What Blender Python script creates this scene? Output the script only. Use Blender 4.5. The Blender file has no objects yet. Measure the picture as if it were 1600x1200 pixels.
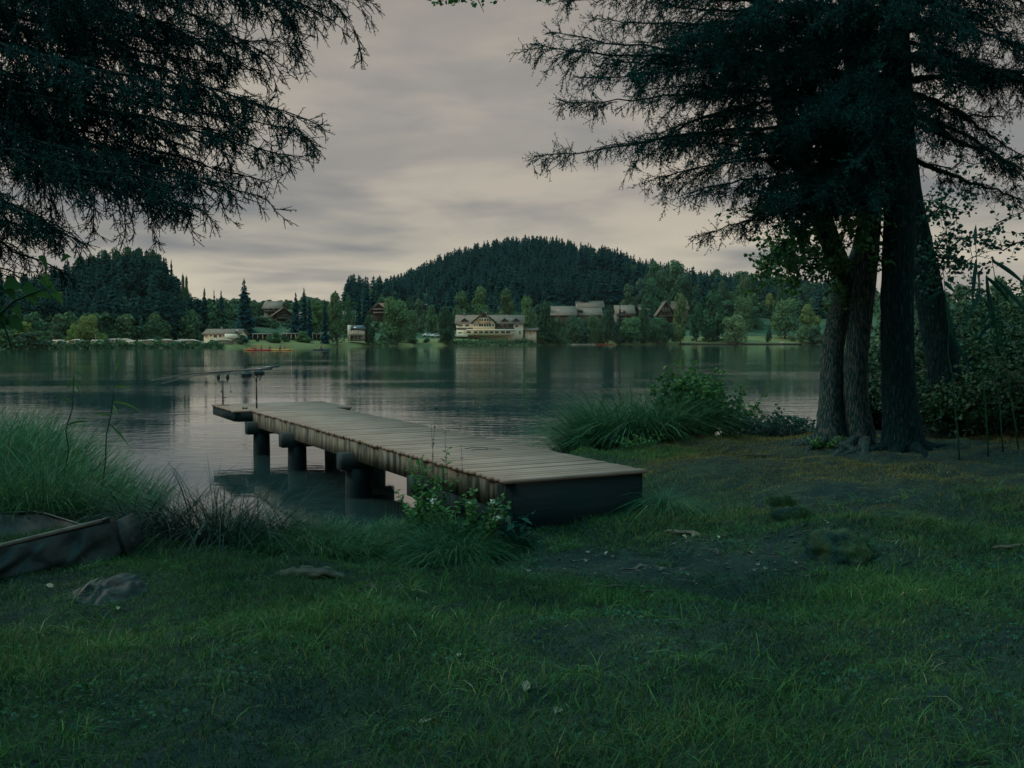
import bpy, math, random
import numpy as np
from mathutils import Vector, Matrix
R = math.radians
rng = np.random.default_rng(7); random.seed(7)
S = bpy.context.scene
# ------------------------------------------------------------------ camera, sky, sun, exposure
F, H, HOR = 1500.0, 2.0, 531.0
WZ = -.10        # water level
PIT = math.atan((600-HOR)/F)
cam = bpy.data.cameras.new('camera'); cam.sensor_width = 36; cam.lens = F/1600*36; cam.clip_end = 5000; cam.clip_start = .05
co = bpy.data.objects.new('camera', cam); S.collection.objects.link(co)
co.location = (0, 0, H); co.rotation_euler = (R(90)-PIT, 0, 0); S.camera = co
SUN_EL, SUN_AZ = 46, -86       # degrees; azimuth from +Y towards +X
world = bpy.data.worlds.new("World"); S.world = world; world.use_nodes = True
def sky():
    nt = world.node_tree; nt.nodes.clear(); N = nt.nodes.new; L = nt.links.new
    def m(op, a, b=None, c=None, cl=False):
        n = N('ShaderNodeMath'); n.operation = op; n.use_clamp = cl
        for i, x in enumerate((a, b, c)):
            if x is None: continue
            if isinstance(x, (int, float)): n.inputs[i].default_value = x
            else: L(x, n.inputs[i])
        return n.outputs[0]
    def mix(f, a, b):
        n = N('ShaderNodeMix'); n.data_type = 'RGBA'
        for s, x in ((n.inputs[0], f), (n.inputs[6], a), (n.inputs[7], b)):
            if isinstance(x, (int, float)): s.default_value = x
            elif isinstance(x, tuple): s.default_value = (*x, 1)
            else: L(x, s)
        return n.outputs[2]
    def step(x, a, b):
        n = N('ShaderNodeMapRange'); n.interpolation_type = 'SMOOTHSTEP'
        L(x, n.inputs[0]); n.inputs[1].default_value = a; n.inputs[2].default_value = b
        return n.outputs[0]
    tc = N('ShaderNodeTexCoord'); sp = N('ShaderNodeSeparateXYZ'); L(tc.outputs['Generated'], sp.inputs[0])
    x, y, z = sp.outputs
    el = m('ARCSINE', z)                               # elevation in radians
    az = m('ARCTAN2', x, y)
    def noise(sx, sz, off, sc, det, dist=0, rough=.5):
        c = N('ShaderNodeCombineXYZ'); L(m('MULTIPLY', az, sx), c.inputs[0]); L(m('MULTIPLY', el, sz), c.inputs[1]); c.inputs[2].default_value = off
        n = N('ShaderNodeTexNoise'); L(c.outputs[0], n.inputs['Vector']); n.inputs['Scale'].default_value = sc
        n.inputs['Detail'].default_value = det; n.inputs['Distortion'].default_value = dist; n.inputs['Roughness'].default_value = rough
        return n.outputs[0]
    big = noise(1.5, 4.6, 3.1, 1.7, 4, .3); streak = noise(1.7, 8.5, 7.7, 2.0, 4, .25, .5); fine = noise(3.2, 8, 1.3, 3.5, 5, .5, .6)
    v = m('ADD', m('MULTIPLY', big, .5), m('MULTIPLY', streak, .5))
    # overcast grey with bluish belts low down and warm bright gaps over the hills
    low = m('SUBTRACT', 1.0, step(el, .0, .17))
    belt = m('MULTIPLY', step(el, .055, .1), m('SUBTRACT', 1.0, step(el, .13, .24)))
    c = mix(step(m('ADD', v, m('MULTIPLY', fine, .18)), .46, .72), (.240, .232, .224), (.382, .343, .290))
    c = mix(m('MULTIPLY', belt, step(streak, .66, .44)), c, (.168, .174, .184))
    c = mix(m('MULTIPLY', low, step(streak, .36, .54)), c, (.55, .495, .380))
    c = mix(m('MULTIPLY', step(el, .17, .45), .55), c, (.275, .240, .206))
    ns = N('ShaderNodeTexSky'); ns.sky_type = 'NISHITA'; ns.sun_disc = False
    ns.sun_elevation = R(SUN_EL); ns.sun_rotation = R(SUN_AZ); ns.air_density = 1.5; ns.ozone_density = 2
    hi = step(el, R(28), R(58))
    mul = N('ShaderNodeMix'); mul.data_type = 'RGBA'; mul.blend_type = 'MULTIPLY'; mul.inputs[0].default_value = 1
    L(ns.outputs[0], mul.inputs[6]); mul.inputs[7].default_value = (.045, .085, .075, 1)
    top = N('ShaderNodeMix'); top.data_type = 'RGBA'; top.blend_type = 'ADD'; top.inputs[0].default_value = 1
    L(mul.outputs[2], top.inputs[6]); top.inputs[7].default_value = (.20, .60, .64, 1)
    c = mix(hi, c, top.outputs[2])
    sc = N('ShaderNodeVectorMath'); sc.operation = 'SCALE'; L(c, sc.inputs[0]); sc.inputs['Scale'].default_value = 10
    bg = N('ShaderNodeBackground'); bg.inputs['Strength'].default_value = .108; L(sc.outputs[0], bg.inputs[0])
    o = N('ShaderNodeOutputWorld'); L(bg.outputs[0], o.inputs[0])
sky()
sd = bpy.data.lights.new('sun', 'SUN'); sd.energy = 1.1; sd.angle = R(22); sd.color = (1, .93, .8)
so = bpy.data.objects.new('sun', sd); S.collection.objects.link(so)
dv = Vector((math.sin(R(SUN_AZ))*math.cos(R(SUN_EL)), math.cos(R(SUN_AZ))*math.cos(R(SUN_EL)), math.sin(R(SUN_EL))))
so.rotation_euler = dv.to_track_quat('Z', 'Y').to_euler(); so.location = (0, 0, 60)
S.view_settings.view_transform = 'Standard'; S.view_settings.look = 'None'; S.view_settings.exposure = .18; S.view_settings.gamma = 1
S.cycles.max_bounces = 6; S.cycles.diffuse_bounces = 3; S.cycles.glossy_bounces = 3; S.cycles.transparent_max_bounces = 8
S.cycles.use_adaptive_sampling = True; S.cycles.adaptive_threshold = .01; S.cycles.use_denoising = True
S.cycles.time_limit = 900; S.cycles.caustics_reflective = False; S.cycles.caustics_refractive = False
S.cycles.use_light_tree = True; S.cycles.sample_clamp_indirect = 3

# ------------------------------------------------------------------ helpers
C = S.collection
def at(px, py, D):
    """world point seen at photo pixel (px,py) on the vertical plane y = D"""
    u, v = (px-800)/F, (600-py)/F
    dx, dy, dz = u, math.cos(PIT)+v*math.sin(PIT), -math.sin(PIT)+v*math.cos(PIT)
    k = D/dy
    return np.array((dx*k, D, H+dz*k))
def tag(o, label=None, cat=None, group=None, kind=None):
    for k, v in (('label', label), ('category', cat), ('group', group), ('kind', kind)):
        if v: o[k] = v
    return o
def empty(name, loc=(0, 0, 0), rz=0, label=None, cat=None, group=None, sc=None):
    o = bpy.data.objects.new(name, None); C.objects.link(o); o.location = [float(a) for a in loc]; o.rotation_euler = (0, 0, rz)
    o.empty_display_size = .2
    if sc: o.scale = sc
    return tag(o, label, cat, group)
def copy_tree(o, parent=None):
    c = o.copy(); C.objects.link(c); c.parent = parent
    for ch in list(o.children): copy_tree(ch, c)
    return c
def nrm(a):
    a = np.asarray(a, float); return a/np.maximum(np.linalg.norm(a, axis=-1, keepdims=True), 1e-9)
class G:
    def __init__(s): s.v = []; s.f = []; s.t = []; s.n = 0
    def add(s, v, f, t=.5, m=0):
        v = np.asarray(v, float).reshape(-1, 3)
        if len(v) == 0: return s
        if isinstance(f, np.ndarray): fs = [f]
        else:
            d = {}
            for q in f: d.setdefault(len(q), []).append(q)
            fs = [np.array(a) for a in d.values()]
        for a in fs: s.f.append((a+s.n, m))
        s.v.append(v); s.t.append(np.broadcast_to(np.asarray(t, float), (len(v),)).copy()); s.n += len(v)
        return s
    def box(s, c, size, rz=0, t=.5, m=0, taper=1.0, ry=0):
        x, y, z = np.array(size)/2
        v = np.array([(-x, -y, -z), (x, -y, -z), (x, y, -z), (-x, y, -z), (-x*taper, -y*taper, z), (x*taper, -y*taper, z), (x*taper, y*taper, z), (-x*taper, y*taper, z)])
        if ry: v = v @ np.array(Matrix.Rotation(ry, 3, 'Y')).T
        if rz: v = v @ np.array(Matrix.Rotation(rz, 3, 'Z')).T
        return s.add(v+np.array(c), [(0, 3, 2, 1), (4, 5, 6, 7), (0, 1, 5, 4), (1, 2, 6, 5), (2, 3, 7, 6), (3, 0, 4, 7)], t, m)
    def beam(s, a, b, w, h, t=.5, m=0, up=(0, 0, 1)):
        a, b = np.array(a, float), np.array(b, float); d = nrm(b-a); r = nrm(np.cross(d, up)); u = np.cross(r, d)
        v = [p+r*i*w/2+u*j*h/2 for p in (a, b) for i, j in ((-1, -1), (1, -1), (1, 1), (-1, 1))]
        return s.add(v, [(0, 1, 2, 3), (7, 6, 5, 4), (0, 4, 5, 1), (1, 5, 6, 2), (2, 6, 7, 3), (3, 7, 4, 0)], t, m)
    def prism(s, poly, d, t=.5, m=0):
        """poly: coplanar 3-d points, extruded along vector d"""
        p = np.array(poly, float); n = len(p); q = p+np.array(d, float)
        f = [tuple(range(n)), tuple(range(2*n-1, n-1, -1))]+[(i, i+n, (i+1) % n+n, (i+1) % n) for i in range(n)]
        return s.add(np.vstack((p, q)), f, t, m)
    def tube(s, pts, rad, k=8, t=.5, m=0, rough=0, cap=True, flat=1):
        p = np.array(pts, float); n = len(p); rad = np.broadcast_to(np.asarray(rad, float), (n,))
        d = nrm(np.gradient(p, axis=0)); ref = np.array((0, 0, 1.)) if abs(d[:, 2]).mean() < .8 else np.array((1., 0, 0))
        r = nrm(np.cross(d, ref)); u = np.cross(d, r); a = np.arange(k)/k*2*np.pi
        R_ = np.repeat(rad[:, None], k, 1)
        if rough: R_ = R_*(1+rough*rng.normal(size=(n, k))+rough*1.5*np.sin(a*3+rng.random()*6)[None])
        v = p[:, None]+R_[..., None]*(np.cos(a)[None, :, None]*r[:, None]+flat*np.sin(a)[None, :, None]*u[:, None])
        i, j = np.meshgrid(np.arange(n-1), np.arange(k), indexing='ij'); i = i.ravel(); j = j.ravel(); j2 = (j+1) % k
        f = np.stack((i*k+j, i*k+j2, (i+1)*k+j2, (i+1)*k+j), 1)
        s.add(v.reshape(-1, 3), f, t, m)
        if cap:
            b = s.n-n*k
            s.f.append((np.array([list(range(k))[::-1]])+b, m)); s.f.append((np.array([list(range(k))])+b+(n-1)*k, m))
        return s
    def blob(s, c, r, seed=0, amp=.2, sub=3, t=.5, m=0, fr=1.6, zmin=None):
        import bmesh
        from mathutils import noise
        bm = bmesh.new(); bmesh.ops.create_icosphere(bm, subdivisions=sub, radius=1)
        v = np.array([x.co[:] for x in bm.verts]); f = np.array([[x.index for x in q.verts] for q in bm.faces]); bm.free()
        dn = np.array([noise.noise(Vector(q*fr+seed*9.7)) + .5*noise.noise(Vector(q*fr*2.7+seed*5.1)) for q in v])
        v = v*(1+amp*dn)[:, None]*np.array(r)
        if zmin is not None: v[:, 2] = np.maximum(v[:, 2], zmin)
        return s.add(v+np.array(c), f, t, m)
    def build(s, name, mat, parent=None, smooth=False, loc=None):
        me = bpy.data.meshes.new(name); v = np.vstack(s.v)
        me.vertices.add(len(v)); me.vertices.foreach_set('co', v.astype(np.float32).ravel())
        nl = sum(a.size for a, _ in s.f); npoly = sum(len(a) for a, _ in s.f)
        me.loops.add(nl); me.polygons.add(npoly)
        me.loops.foreach_set('vertex_index', np.concatenate([a.ravel() for a, _ in s.f]).astype(np.int32))
        tot = np.concatenate([np.full(len(a), a.shape[1]) for a, _ in s.f]); st = np.concatenate(([0], np.cumsum(tot)[:-1]))
        me.polygons.foreach_set('loop_start', st.astype(np.int32))
        mats = mat if isinstance(mat, (list, tuple)) else [mat]
        for q in mats: me.materials.append(q)
        me.update(calc_edges=True)
        if len(mats) > 1: me.polygons.foreach_set('material_index', np.concatenate([np.full(len(a), m) for a, m in s.f]).astype(np.int32))
        if smooth: me.polygons.foreach_set('use_smooth', np.ones(npoly, bool))
        a = me.attributes.new('tint', 'FLOAT', 'POINT'); a.data.foreach_set('value', np.concatenate(s.t).astype(np.float32))
        me.validate()
        o = bpy.data.objects.new(name, me); C.objects.link(o)
        if parent: o.parent = parent
        if loc is not None: o.location = loc
        return o

# ------------------------------------------------------------------ materials
def mat(name, c1, c2, scale=3, rough=.8, stretch=(1, 1, 1), bump=0, bscale=None, tint=0, c3=None, trans=0, spec=.3, objcol=False, metal=0, detail=5, lo=.35, hi=.65, bdist=.01):
    m = bpy.data.materials.new(name); m.use_nodes = True; nt = m.node_tree; N = nt.nodes.new; L = nt.links.new
    b = nt.nodes['Principled BSDF']; out = nt.nodes['Material Output']
    tc = N('ShaderNodeTexCoord'); mp = N('ShaderNodeMapping'); mp.inputs['Scale'].default_value = stretch; L(tc.outputs['Object'], mp.inputs[0])
    n = N('ShaderNodeTexNoise'); n.inputs['Scale'].default_value = scale; n.inputs['Detail'].default_value = detail; L(mp.outputs[0], n.inputs['Vector'])
    mr = N('ShaderNodeMapRange'); L(n.outputs[0], mr.inputs[0]); mr.inputs[1].default_value = lo; mr.inputs[2].default_value = hi
    f = mr.outputs[0]
    if tint:
        at_ = N('ShaderNodeAttribute'); at_.attribute_name = 'tint'
        mm = N('ShaderNodeMix'); mm.inputs[0].default_value = tint; L(f, mm.inputs[2]); L(at_.outputs['Fac'], mm.inputs[3]); f = mm.outputs[0]
    r = N('ShaderNodeValToRGB'); e = r.color_ramp.elements; e[0].color = (*c1, 1); e[1].color = (*c2, 1); e[0].position = .1; e[1].position = .9
    if c3: q = r.color_ramp.elements.new(.97); q.color = (*c3, 1)
    L(f, r.inputs[0]); col = r.outputs[0]
    if objcol:
        oi = N('ShaderNodeObjectInfo'); mx = N('ShaderNodeMix'); mx.data_type = 'RGBA'; mx.blend_type = 'MULTIPLY'; mx.inputs[0].default_value = 1
        L(col, mx.inputs[6]); L(oi.outputs['Color'], mx.inputs[7]); col = mx.outputs[2]
    L(col, b.inputs['Base Color']); b.inputs['Roughness'].default_value = rough; b.inputs['Specular IOR Level'].default_value = spec; b.inputs['Metallic'].default_value = metal
    if bump:
        n2 = N('ShaderNodeTexNoise'); n2.inputs['Scale'].default_value = bscale or scale*2; n2.inputs['Detail'].default_value = 6; L(mp.outputs[0], n2.inputs['Vector'])
        bp = N('ShaderNodeBump'); bp.inputs['Strength'].default_value = bump; bp.inputs['Distance'].default_value = bdist; L(n2.outputs[0], bp.inputs['Height']); L(bp.outputs[0], b.inputs['Normal'])
    if trans:
        tr = N('ShaderNodeBsdfTranslucent'); L(col, tr.inputs[0]); ms = N('ShaderNodeMixShader'); ms.inputs[0].default_value = trans
        L(b.outputs[0], ms.inputs[1]); L(tr.outputs[0], ms.inputs[2]); L(ms.outputs[0], out.inputs[0])
    return m
M = dict(
 lawn=mat('lawn_grass', (.003, .048, .026), (.080, .235, .050), 1.1, .7, tint=.6, trans=.25, c3=(.38, .40, .22)),
 bankgrass=mat('bank_grass', (.030, .055, .024), (.23, .215, .062), 1.3, .75, tint=.6, trans=.2, c3=(.38, .36, .2)),
 thicket=mat('thicket_leaves', (.002, .030, .018), (.032, .095, .030), 2, .6, tint=.75, trans=.2),
 sedge=mat('sedge_blades', (.007, .085, .054), (.080, .23, .080), 1.3, .6, tint=.75, trans=.25, c3=(.30, .34, .17)),
 stalk=mat('dark_stalks', (.008, .04, .038), (.03, .09, .06), 2, .7, tint=.7),
 needle=mat('spruce_needles', (.003, .070, .076), (.014, .125, .090), 1.5, .75, tint=.7, trans=.25, spec=.15),
 leaf=mat('leaves', (.010, .088, .045), (.10, .26, .06), 2, .55, tint=.75, trans=.35),
 leafdark=mat('leaves_dark', (.003, .058, .050), (.022, .13, .062), 2, .6, tint=.75, trans=.25),
 farleaf=mat('far_foliage', (.046, .112, .075), (.165, .235, .105), .35, .9, tint=.75, objcol=True, spec=.05, trans=.15),
 farspruce=mat('far_spruce', (.014, .056, .058), (.036, .088, .072), .25, .95, tint=.7, objcol=True, spec=.03),
 bark=mat('bark', (.005, .040, .045), (.15, .155, .13), 60, .95, (1, 1, .16), 1, 60, bdist=.04, spec=.1, lo=.42, hi=.75),
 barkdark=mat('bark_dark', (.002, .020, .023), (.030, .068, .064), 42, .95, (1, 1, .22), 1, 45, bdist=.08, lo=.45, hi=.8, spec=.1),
 farbark=mat('far_bark', (.05, .055, .045), (.12, .11, .09), 3, .9),
 soil=mat('soil', (.002, .018, .018), (.012, .036, .026), 3.5, .95, bump=.9, bscale=14, bdist=.05),
 moss=mat('moss', (.005, .034, .032), (.045, .072, .028), 5, .95, bump=.8, bscale=30, bdist=.02),
 deck=mat('weathered_deck', (.215, .155, .122), (.345, .255, .202), 2.0, .8, (1, 1, 1), .35, 25, tint=.45, lo=.3, hi=.7),
 beam=mat('weathered_beam', (.035, .045, .036), (.24, .205, .15), 6, .9, (1.6, 1.6, .35), .7, 12, bdist=.01),
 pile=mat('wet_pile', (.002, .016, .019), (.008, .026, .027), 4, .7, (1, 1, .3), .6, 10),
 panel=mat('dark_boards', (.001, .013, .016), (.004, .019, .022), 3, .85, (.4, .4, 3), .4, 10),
 canvas=mat('dark_canvas', (.004, .022, .025), (.022, .042, .041), 4, .6, bump=.6, bscale=9, bdist=.03, spec=.4),
 rim=mat('canvas_rim', (.10, .115, .10), (.19, .19, .16), 6, .6),
 black=mat('black_plastic', (.010, .03, .034), (.02, .042, .046), 8, .35, spec=.5),
 metal=mat('dull_steel', (.05, .06, .06), (.12, .13, .12), 8, .4, metal=.5),
 rod=mat('carbon_rod', (.012, .03, .03), (.03, .05, .05), 8, .3, spec=.6),
 line=mat('fishing_line', (.2, .22, .2), (.3, .3, .28), 8, .4),
 rust=mat('rusty_plate', (.16, .08, .045), (.24, .13, .07), 9, .8),
 stone=mat('wet_stone', (.02, .032, .034), (.07, .08, .078), 4, .5, bump=.5, bscale=9),
 litter=mat('dry_litter', (.05, .065, .055), (.40, .38, .30), 7, .8, tint=.8),
 wood=mat('driftwood', (.035, .045, .036), (.13, .12, .09), 5, .9, (1, 4, 4), .6, 12),
 white=mat('white_petals', (.5, .52, .5), (.7, .7, .66), 8, .6),
 cream=mat('cream_render', (.74, .64, .47), (.84, .74, .56), 1.2, .9),
 peach=mat('peach_render', (.70, .40, .20), (.78, .48, .25), 1.2, .9),
 whitew=mat('white_render', (.78, .68, .53), (.86, .77, .61), 1.2, .9),
 roof=mat('grey_brown_tiles', (.16, .118, .088), (.24, .18, .14), 1.6, .9, (1, 1, 3)),
 roofred=mat('red_brown_tiles', (.20, .115, .085), (.30, .18, .13), 1.6, .9, (1, 1, 3)),
 timber=mat('brown_timber', (.05, .045, .035), (.11, .085, .06), 2, .9),
 glass=mat('window_glass', (.02, .04, .045), (.05, .075, .08), 1, .15, spec=.7),
 concrete=mat('pale_concrete', (.24, .23, .19), (.34, .32, .26), 1.5, .9),
 cwhite=mat('caravan_white', (.46, .40, .32), (.62, .54, .43), 1.2, .6),
 farlawn=mat('meadow', (.100, .125, .045), (.165, .180, .066), .12, .95, (1, 1, 1), detail=3),
 farground=mat('woodland_floor', (.02, .06, .035), (.05, .10, .045), .2, .95),
 red=mat('red_hull', (.42, .05, .03), (.55, .09, .05), 2, .4), yellow=mat('orange_hull', (.55, .26, .05), (.62, .34, .08), 2, .4),
 skin=mat('skin', (.35, .2, .13), (.42, .25, .17), 3, .7), shirt=mat('dark_vest', (.03, .04, .05), (.06, .07, .08), 3, .8),
 redvest=mat('red_vest', (.40, .06, .04), (.5, .09, .06), 3, .8), car=mat('white_car_paint', (.6, .6, .57), (.66, .66, .62), 3, .25), tyre=mat('tyre', (.02, .02, .02), (.03, .03, .03), 3, .8),
)
# ------------------------------------------------------------------ near terrain
SH = np.array([(-60, 40), (-30, 26), (-16, 20.5), (-9, 17.5), (-6.6, 15), (-5.2, 12.6), (-4.3, 10.5), (-3.75, 9.6), (-3.2, 9.25), (-2.3, 9.6), (-1.4, 10.3), (-.5, 11.3), (.2, 13), (.7, 15.5), (1.2, 17.2), (2.2, 17.7), (3.4, 17.2), (4.7, 18.0), (5.9, 19.4), (7.4, 21), (9.5, 24), (15, 31), (32, 50), (70, 90)], float)
def sdf(x, y):
    p = np.stack((x, y), -1)[..., None, :]; a, b = SH[:-1], SH[1:]; d = b-a
    t = np.clip(((p-a)*d).sum(-1)/(d*d).sum(-1), 0, 1); dist = np.sqrt((((a+t[..., None]*d)-p)**2).sum(-1)).min(-1)
    ys = np.interp(x, SH[:, 0], SH[:, 1])            # the polyline is a function of x
    return np.where(y < ys, dist, -dist)
CP = np.array([(0, 0, .45), (-4, 2, .45), (4, 2, .47), (0, 4, .42), (-2.5, 6.5, .28), (-4.5, 5, .36), (0, 6.3, .30), (1.2, 7.6, .15), (2.2, 7.5, .22), (-.3, 8.4, .12), (1.8, 9.6, .28), (-3, 8.2, .20), (-4.5, 8.5, .26), (-7, 11, .30), (-12, 15, .3),
 (3, 6, .36), (3.2, 8, .36), (3.2, 11, .46), (2.2, 13.5, .42), (1.5, 15.5, .20), (3.4, 14.5, .46), (4.8, 13.3, .56), (5.5, 12, .54), (6, 9, .50), (8, 13, .52), (8, 6, .5), (5, 16.5, .30), (8, 18, .4), (14, 20, .5), (-6, 0, .5), (6, 0, .5), (0, -8, .6), (.3, 10.3, .08), (-1.2, 9.2, .08)], float)
from mathutils import noise as mn
_q = rng.normal(size=(14, 4))
HUMPS = [(2.7, 8.1, .45, .10), (3.4, 8.5, .35, .09), (4.0, 7.0, .45, .10), (6.3, 11.2, .6, .13), (4.6, 10.8, .5, .10), (3.6, 11.6, .5, .08), (2.4, 11.8, .6, .09), (2.9, 9.6, .3, .07), (5.6, 9.2, .5, .10), (4.4, 9.3, .25, .09), (1.0, 5.2, .6, .06), (-1.2, 5.6, .5, .06), (-2.2, 4.6, .6, .05), (2.6, 5.0, .7, .05), (-1.6, 7.5, .4, .07)]
def bumps(x, y):
    z = 0
    for i, q in enumerate(_q):
        k = 1.2+i*.75
        z = z+np.sin(x*q[0]*k+y*q[1]*k+q[2]*9)*.5**(1+i*.16)*.05
    return z
def gz(x, y):
    x = np.asarray(x, float); y = np.asarray(y, float)
    d2 = (x[..., None]-CP[:, 0])**2+(y[..., None]-CP[:, 1])**2+.15
    w = d2**-1.8; z = (w*CP[:, 2]).sum(-1)/w.sum(-1)
    for hx, hy, hr, hh in HUMPS: z = z+hh*np.exp(-((x-hx)**2+(y-hy)**2)/hr**2)
    s = sdf(x, y); k = np.clip((s+.05)/.75, 0, 1); k = k*k*(3-2*k)
    z = z*k-.14*(1-k)+bumps(x, y)*k
    return np.where(s < 0, np.maximum(-1.6, -.14+s*.55), z)
def gz1(x, y): return float(gz(np.array([x]), np.array([y]))[0])
def grid(xs, ys, zf):
    X, Y = np.meshgrid(xs, ys); Z = zf(X, Y); n, m = X.shape
    i, j = np.meshgrid(np.arange(n-1), np.arange(m-1), indexing='ij'); a = (i*m+j).ravel()
    return np.stack((X, Y, Z), -1).reshape(-1, 3), np.stack((a, a+1, a+m+1, a+m), 1)
# ---- far shore and hills (distances grow where the waterline in the photo sits nearer the horizon)
FS = np.array([(-900, 549), (-200, 547.5), (0, 546), (200, 544.3), (400, 543), (560, 541.5), (640, 540.6), (850, 539.3), (960, 538.6), (1050, 538.4), (1260, 538.2), (1330, 538.4), (1400, 541), (1600, 546), (2500, 552)])
def shoreD(px): return (H-WZ)*F/(np.interp(px, FS[:, 0], FS[:, 1])-HOR)
SKM = np.array([(470, 500), (540, 478), (585, 458), (620, 444), (660, 420), (700, 402), (740, 390), (790, 380), (830, 376), (870, 381), (900, 389), (960, 398), (1000, 410), (1050, 420), (1100, 430), (1250, 440), (1330, 445), (1500, 460), (1700, 470)])
SKL = np.array([(-700, 470), (-200, 445), (0, 440), (60, 432), (100, 418), (150, 405), (200, 398), (235, 402), (262, 418), (285, 478), (330, 490), (450, 495), (560, 510), (700, 531)])
def sst(a): a = np.clip(a, 0, 1); return a*a*(3-2*a)
def fz(x, y):
    y = np.maximum(y, 1.); px = 800+F*x/y; t = y-shoreD(px)
    base = .45+np.clip(t, 0, 45)*(.04+.045*sst((px-300)/120))+np.clip(t-45, 0, 130)*.11
    hm = np.maximum((HOR+1-np.interp(px, SKM[:, 0], SKM[:, 1]))/F*620+2-13-base, 0)*sst((y-430)/190)
    hl = np.maximum((HOR+6-np.interp(px, SKL[:, 0], SKL[:, 1]))/F*325+2-12-base, 0)*sst((y-268)/58)
    z = base+np.maximum(hm, hl)+1.2*np.sin(x*.05)*np.sin(y*.043)*sst(t/80)
    return np.where(t < 0, -1.2+np.maximum(t*.1, -2), np.where(t < 1.2, -1.2+t*1.375, z))
def fz1(x, y): return float(fz(np.array([x]), np.array([y]))[0])
def ground():
    xs = np.concatenate((np.linspace(-60, -12, 30)[:-1], np.linspace(-12, 12, 330)[:-1], np.linspace(12, 70, 40)))
    ys = np.concatenate((np.linspace(-30, -2, 15)[:-1], np.linspace(-2, 22, 330)[:-1], np.linspace(22, 92, 40)))
    v, f = grid(xs, ys, gz); g = G(); g.add(v, f); o = g.build('ground', M['soil'], smooth=True); tag(o, 'dark damp earth bank sloping to the lake', kind='structure')
    m = M['soil']; nt = m.node_tree
    # earth near the pier end is bare, moss and turf roots elsewhere
    g = G()
    dd = np.concatenate((np.linspace(120, 520, 120), np.linspace(530, 1500, 60))); pp = np.linspace(-1100, 2700, 330)
    P, D = np.meshgrid(pp, dd); X = (P-800)/F*D; Z = fz(X, D); n, mm = X.shape
    i, j = np.meshgrid(np.arange(n-1), np.arange(mm-1), indexing='ij'); a = (i*mm+j).ravel()
    fc = np.stack((a, a+1, a+mm+1, a+mm), 1)
    t = (D-shoreD(P)).ravel()[fc].mean(1)
    g.add(np.stack((X, D, Z), -1).reshape(-1, 3), fc[t < 24]); g.f.append((fc[t >= 24], 1))
    o = g.build('far_bank', [M['farlawn'], M['farground']], smooth=True); tag(o, 'mown lawns and wooded slopes rising behind the far shore', kind='structure')
ground()
def water():
    g = G(); g.add([(-1500, -20, WZ), (1500, -20, WZ), (1500, 1500, WZ), (-1500, 1500, WZ)], [(0, 1, 2, 3)])
    m = bpy.data.materials.new('lake_water'); m.use_nodes = True; nt = m.node_tree; N = nt.nodes.new; L = nt.links.new; b = nt.nodes['Principled BSDF']
    b.inputs['Base Color'].default_value = (.020, .042, .040, 1); b.inputs['Roughness'].default_value = .03; b.inputs['IOR'].default_value = 2.4
    tc = N('ShaderNodeTexCoord')
    def nz(scale, st, det=3):
        mp = N('ShaderNodeMapping'); mp.inputs['Scale'].default_value = st; L(tc.outputs['Object'], mp.inputs[0])
        n = N('ShaderNodeTexNoise'); n.inputs['Scale'].default_value = scale; n.inputs['Detail'].default_value = det; L(mp.outputs[0], n.inputs['Vector']); return n.outputs[0]
    def mr(x, a, b_, c, d):
        n = N('ShaderNodeMapRange'); n.interpolation_type = 'SMOOTHSTEP'; L(x, n.inputs[0])
        for k, q in enumerate((a, b_, c, d)): n.inputs[k+1].default_value = q
        return n.outputs[0]
    def mu(a, b_, op='MULTIPLY'):
        n = N('ShaderNodeMath'); n.operation = op
        for k, q in enumerate((a, b_)):
            if isinstance(q, (int, float)): n.inputs[k].default_value = q
            else: L(q, n.inputs[k])
        return n.outputs[0]
    sp = N('ShaderNodeSeparateXYZ'); L(tc.outputs['Object'], sp.inputs[0]); y = sp.outputs[1]
    calm = mr(nz(.06, (.6, 1.6, 1), 2), .42, .60, .35, 1.0)         # wind patches
    rip = mu(mr(y, 9, 24, .16, 1), calm)
    b1 = N('ShaderNodeBump'); b1.inputs['Distance'].default_value = .05; L(nz(3.2, (.55, 1.3, 1), 4), b1.inputs['Height']); L(mu(rip, .22), b1.inputs['Strength'])
    b2 = N('ShaderNodeBump'); b2.inputs['Distance'].default_value = .22; L(nz(.55, (.45, 1.2, 1), 3), b2.inputs['Height']); L(mu(rip, .075), b2.inputs['Strength']); L(b1.outputs[0], b2.inputs['Normal'])
    L(b2.outputs[0], b.inputs['Normal'])
    o = g.build('lake_water', m); tag(o, 'calm dark green lake with faint ripples mirroring trees and sky', kind='structure')
water()
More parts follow.
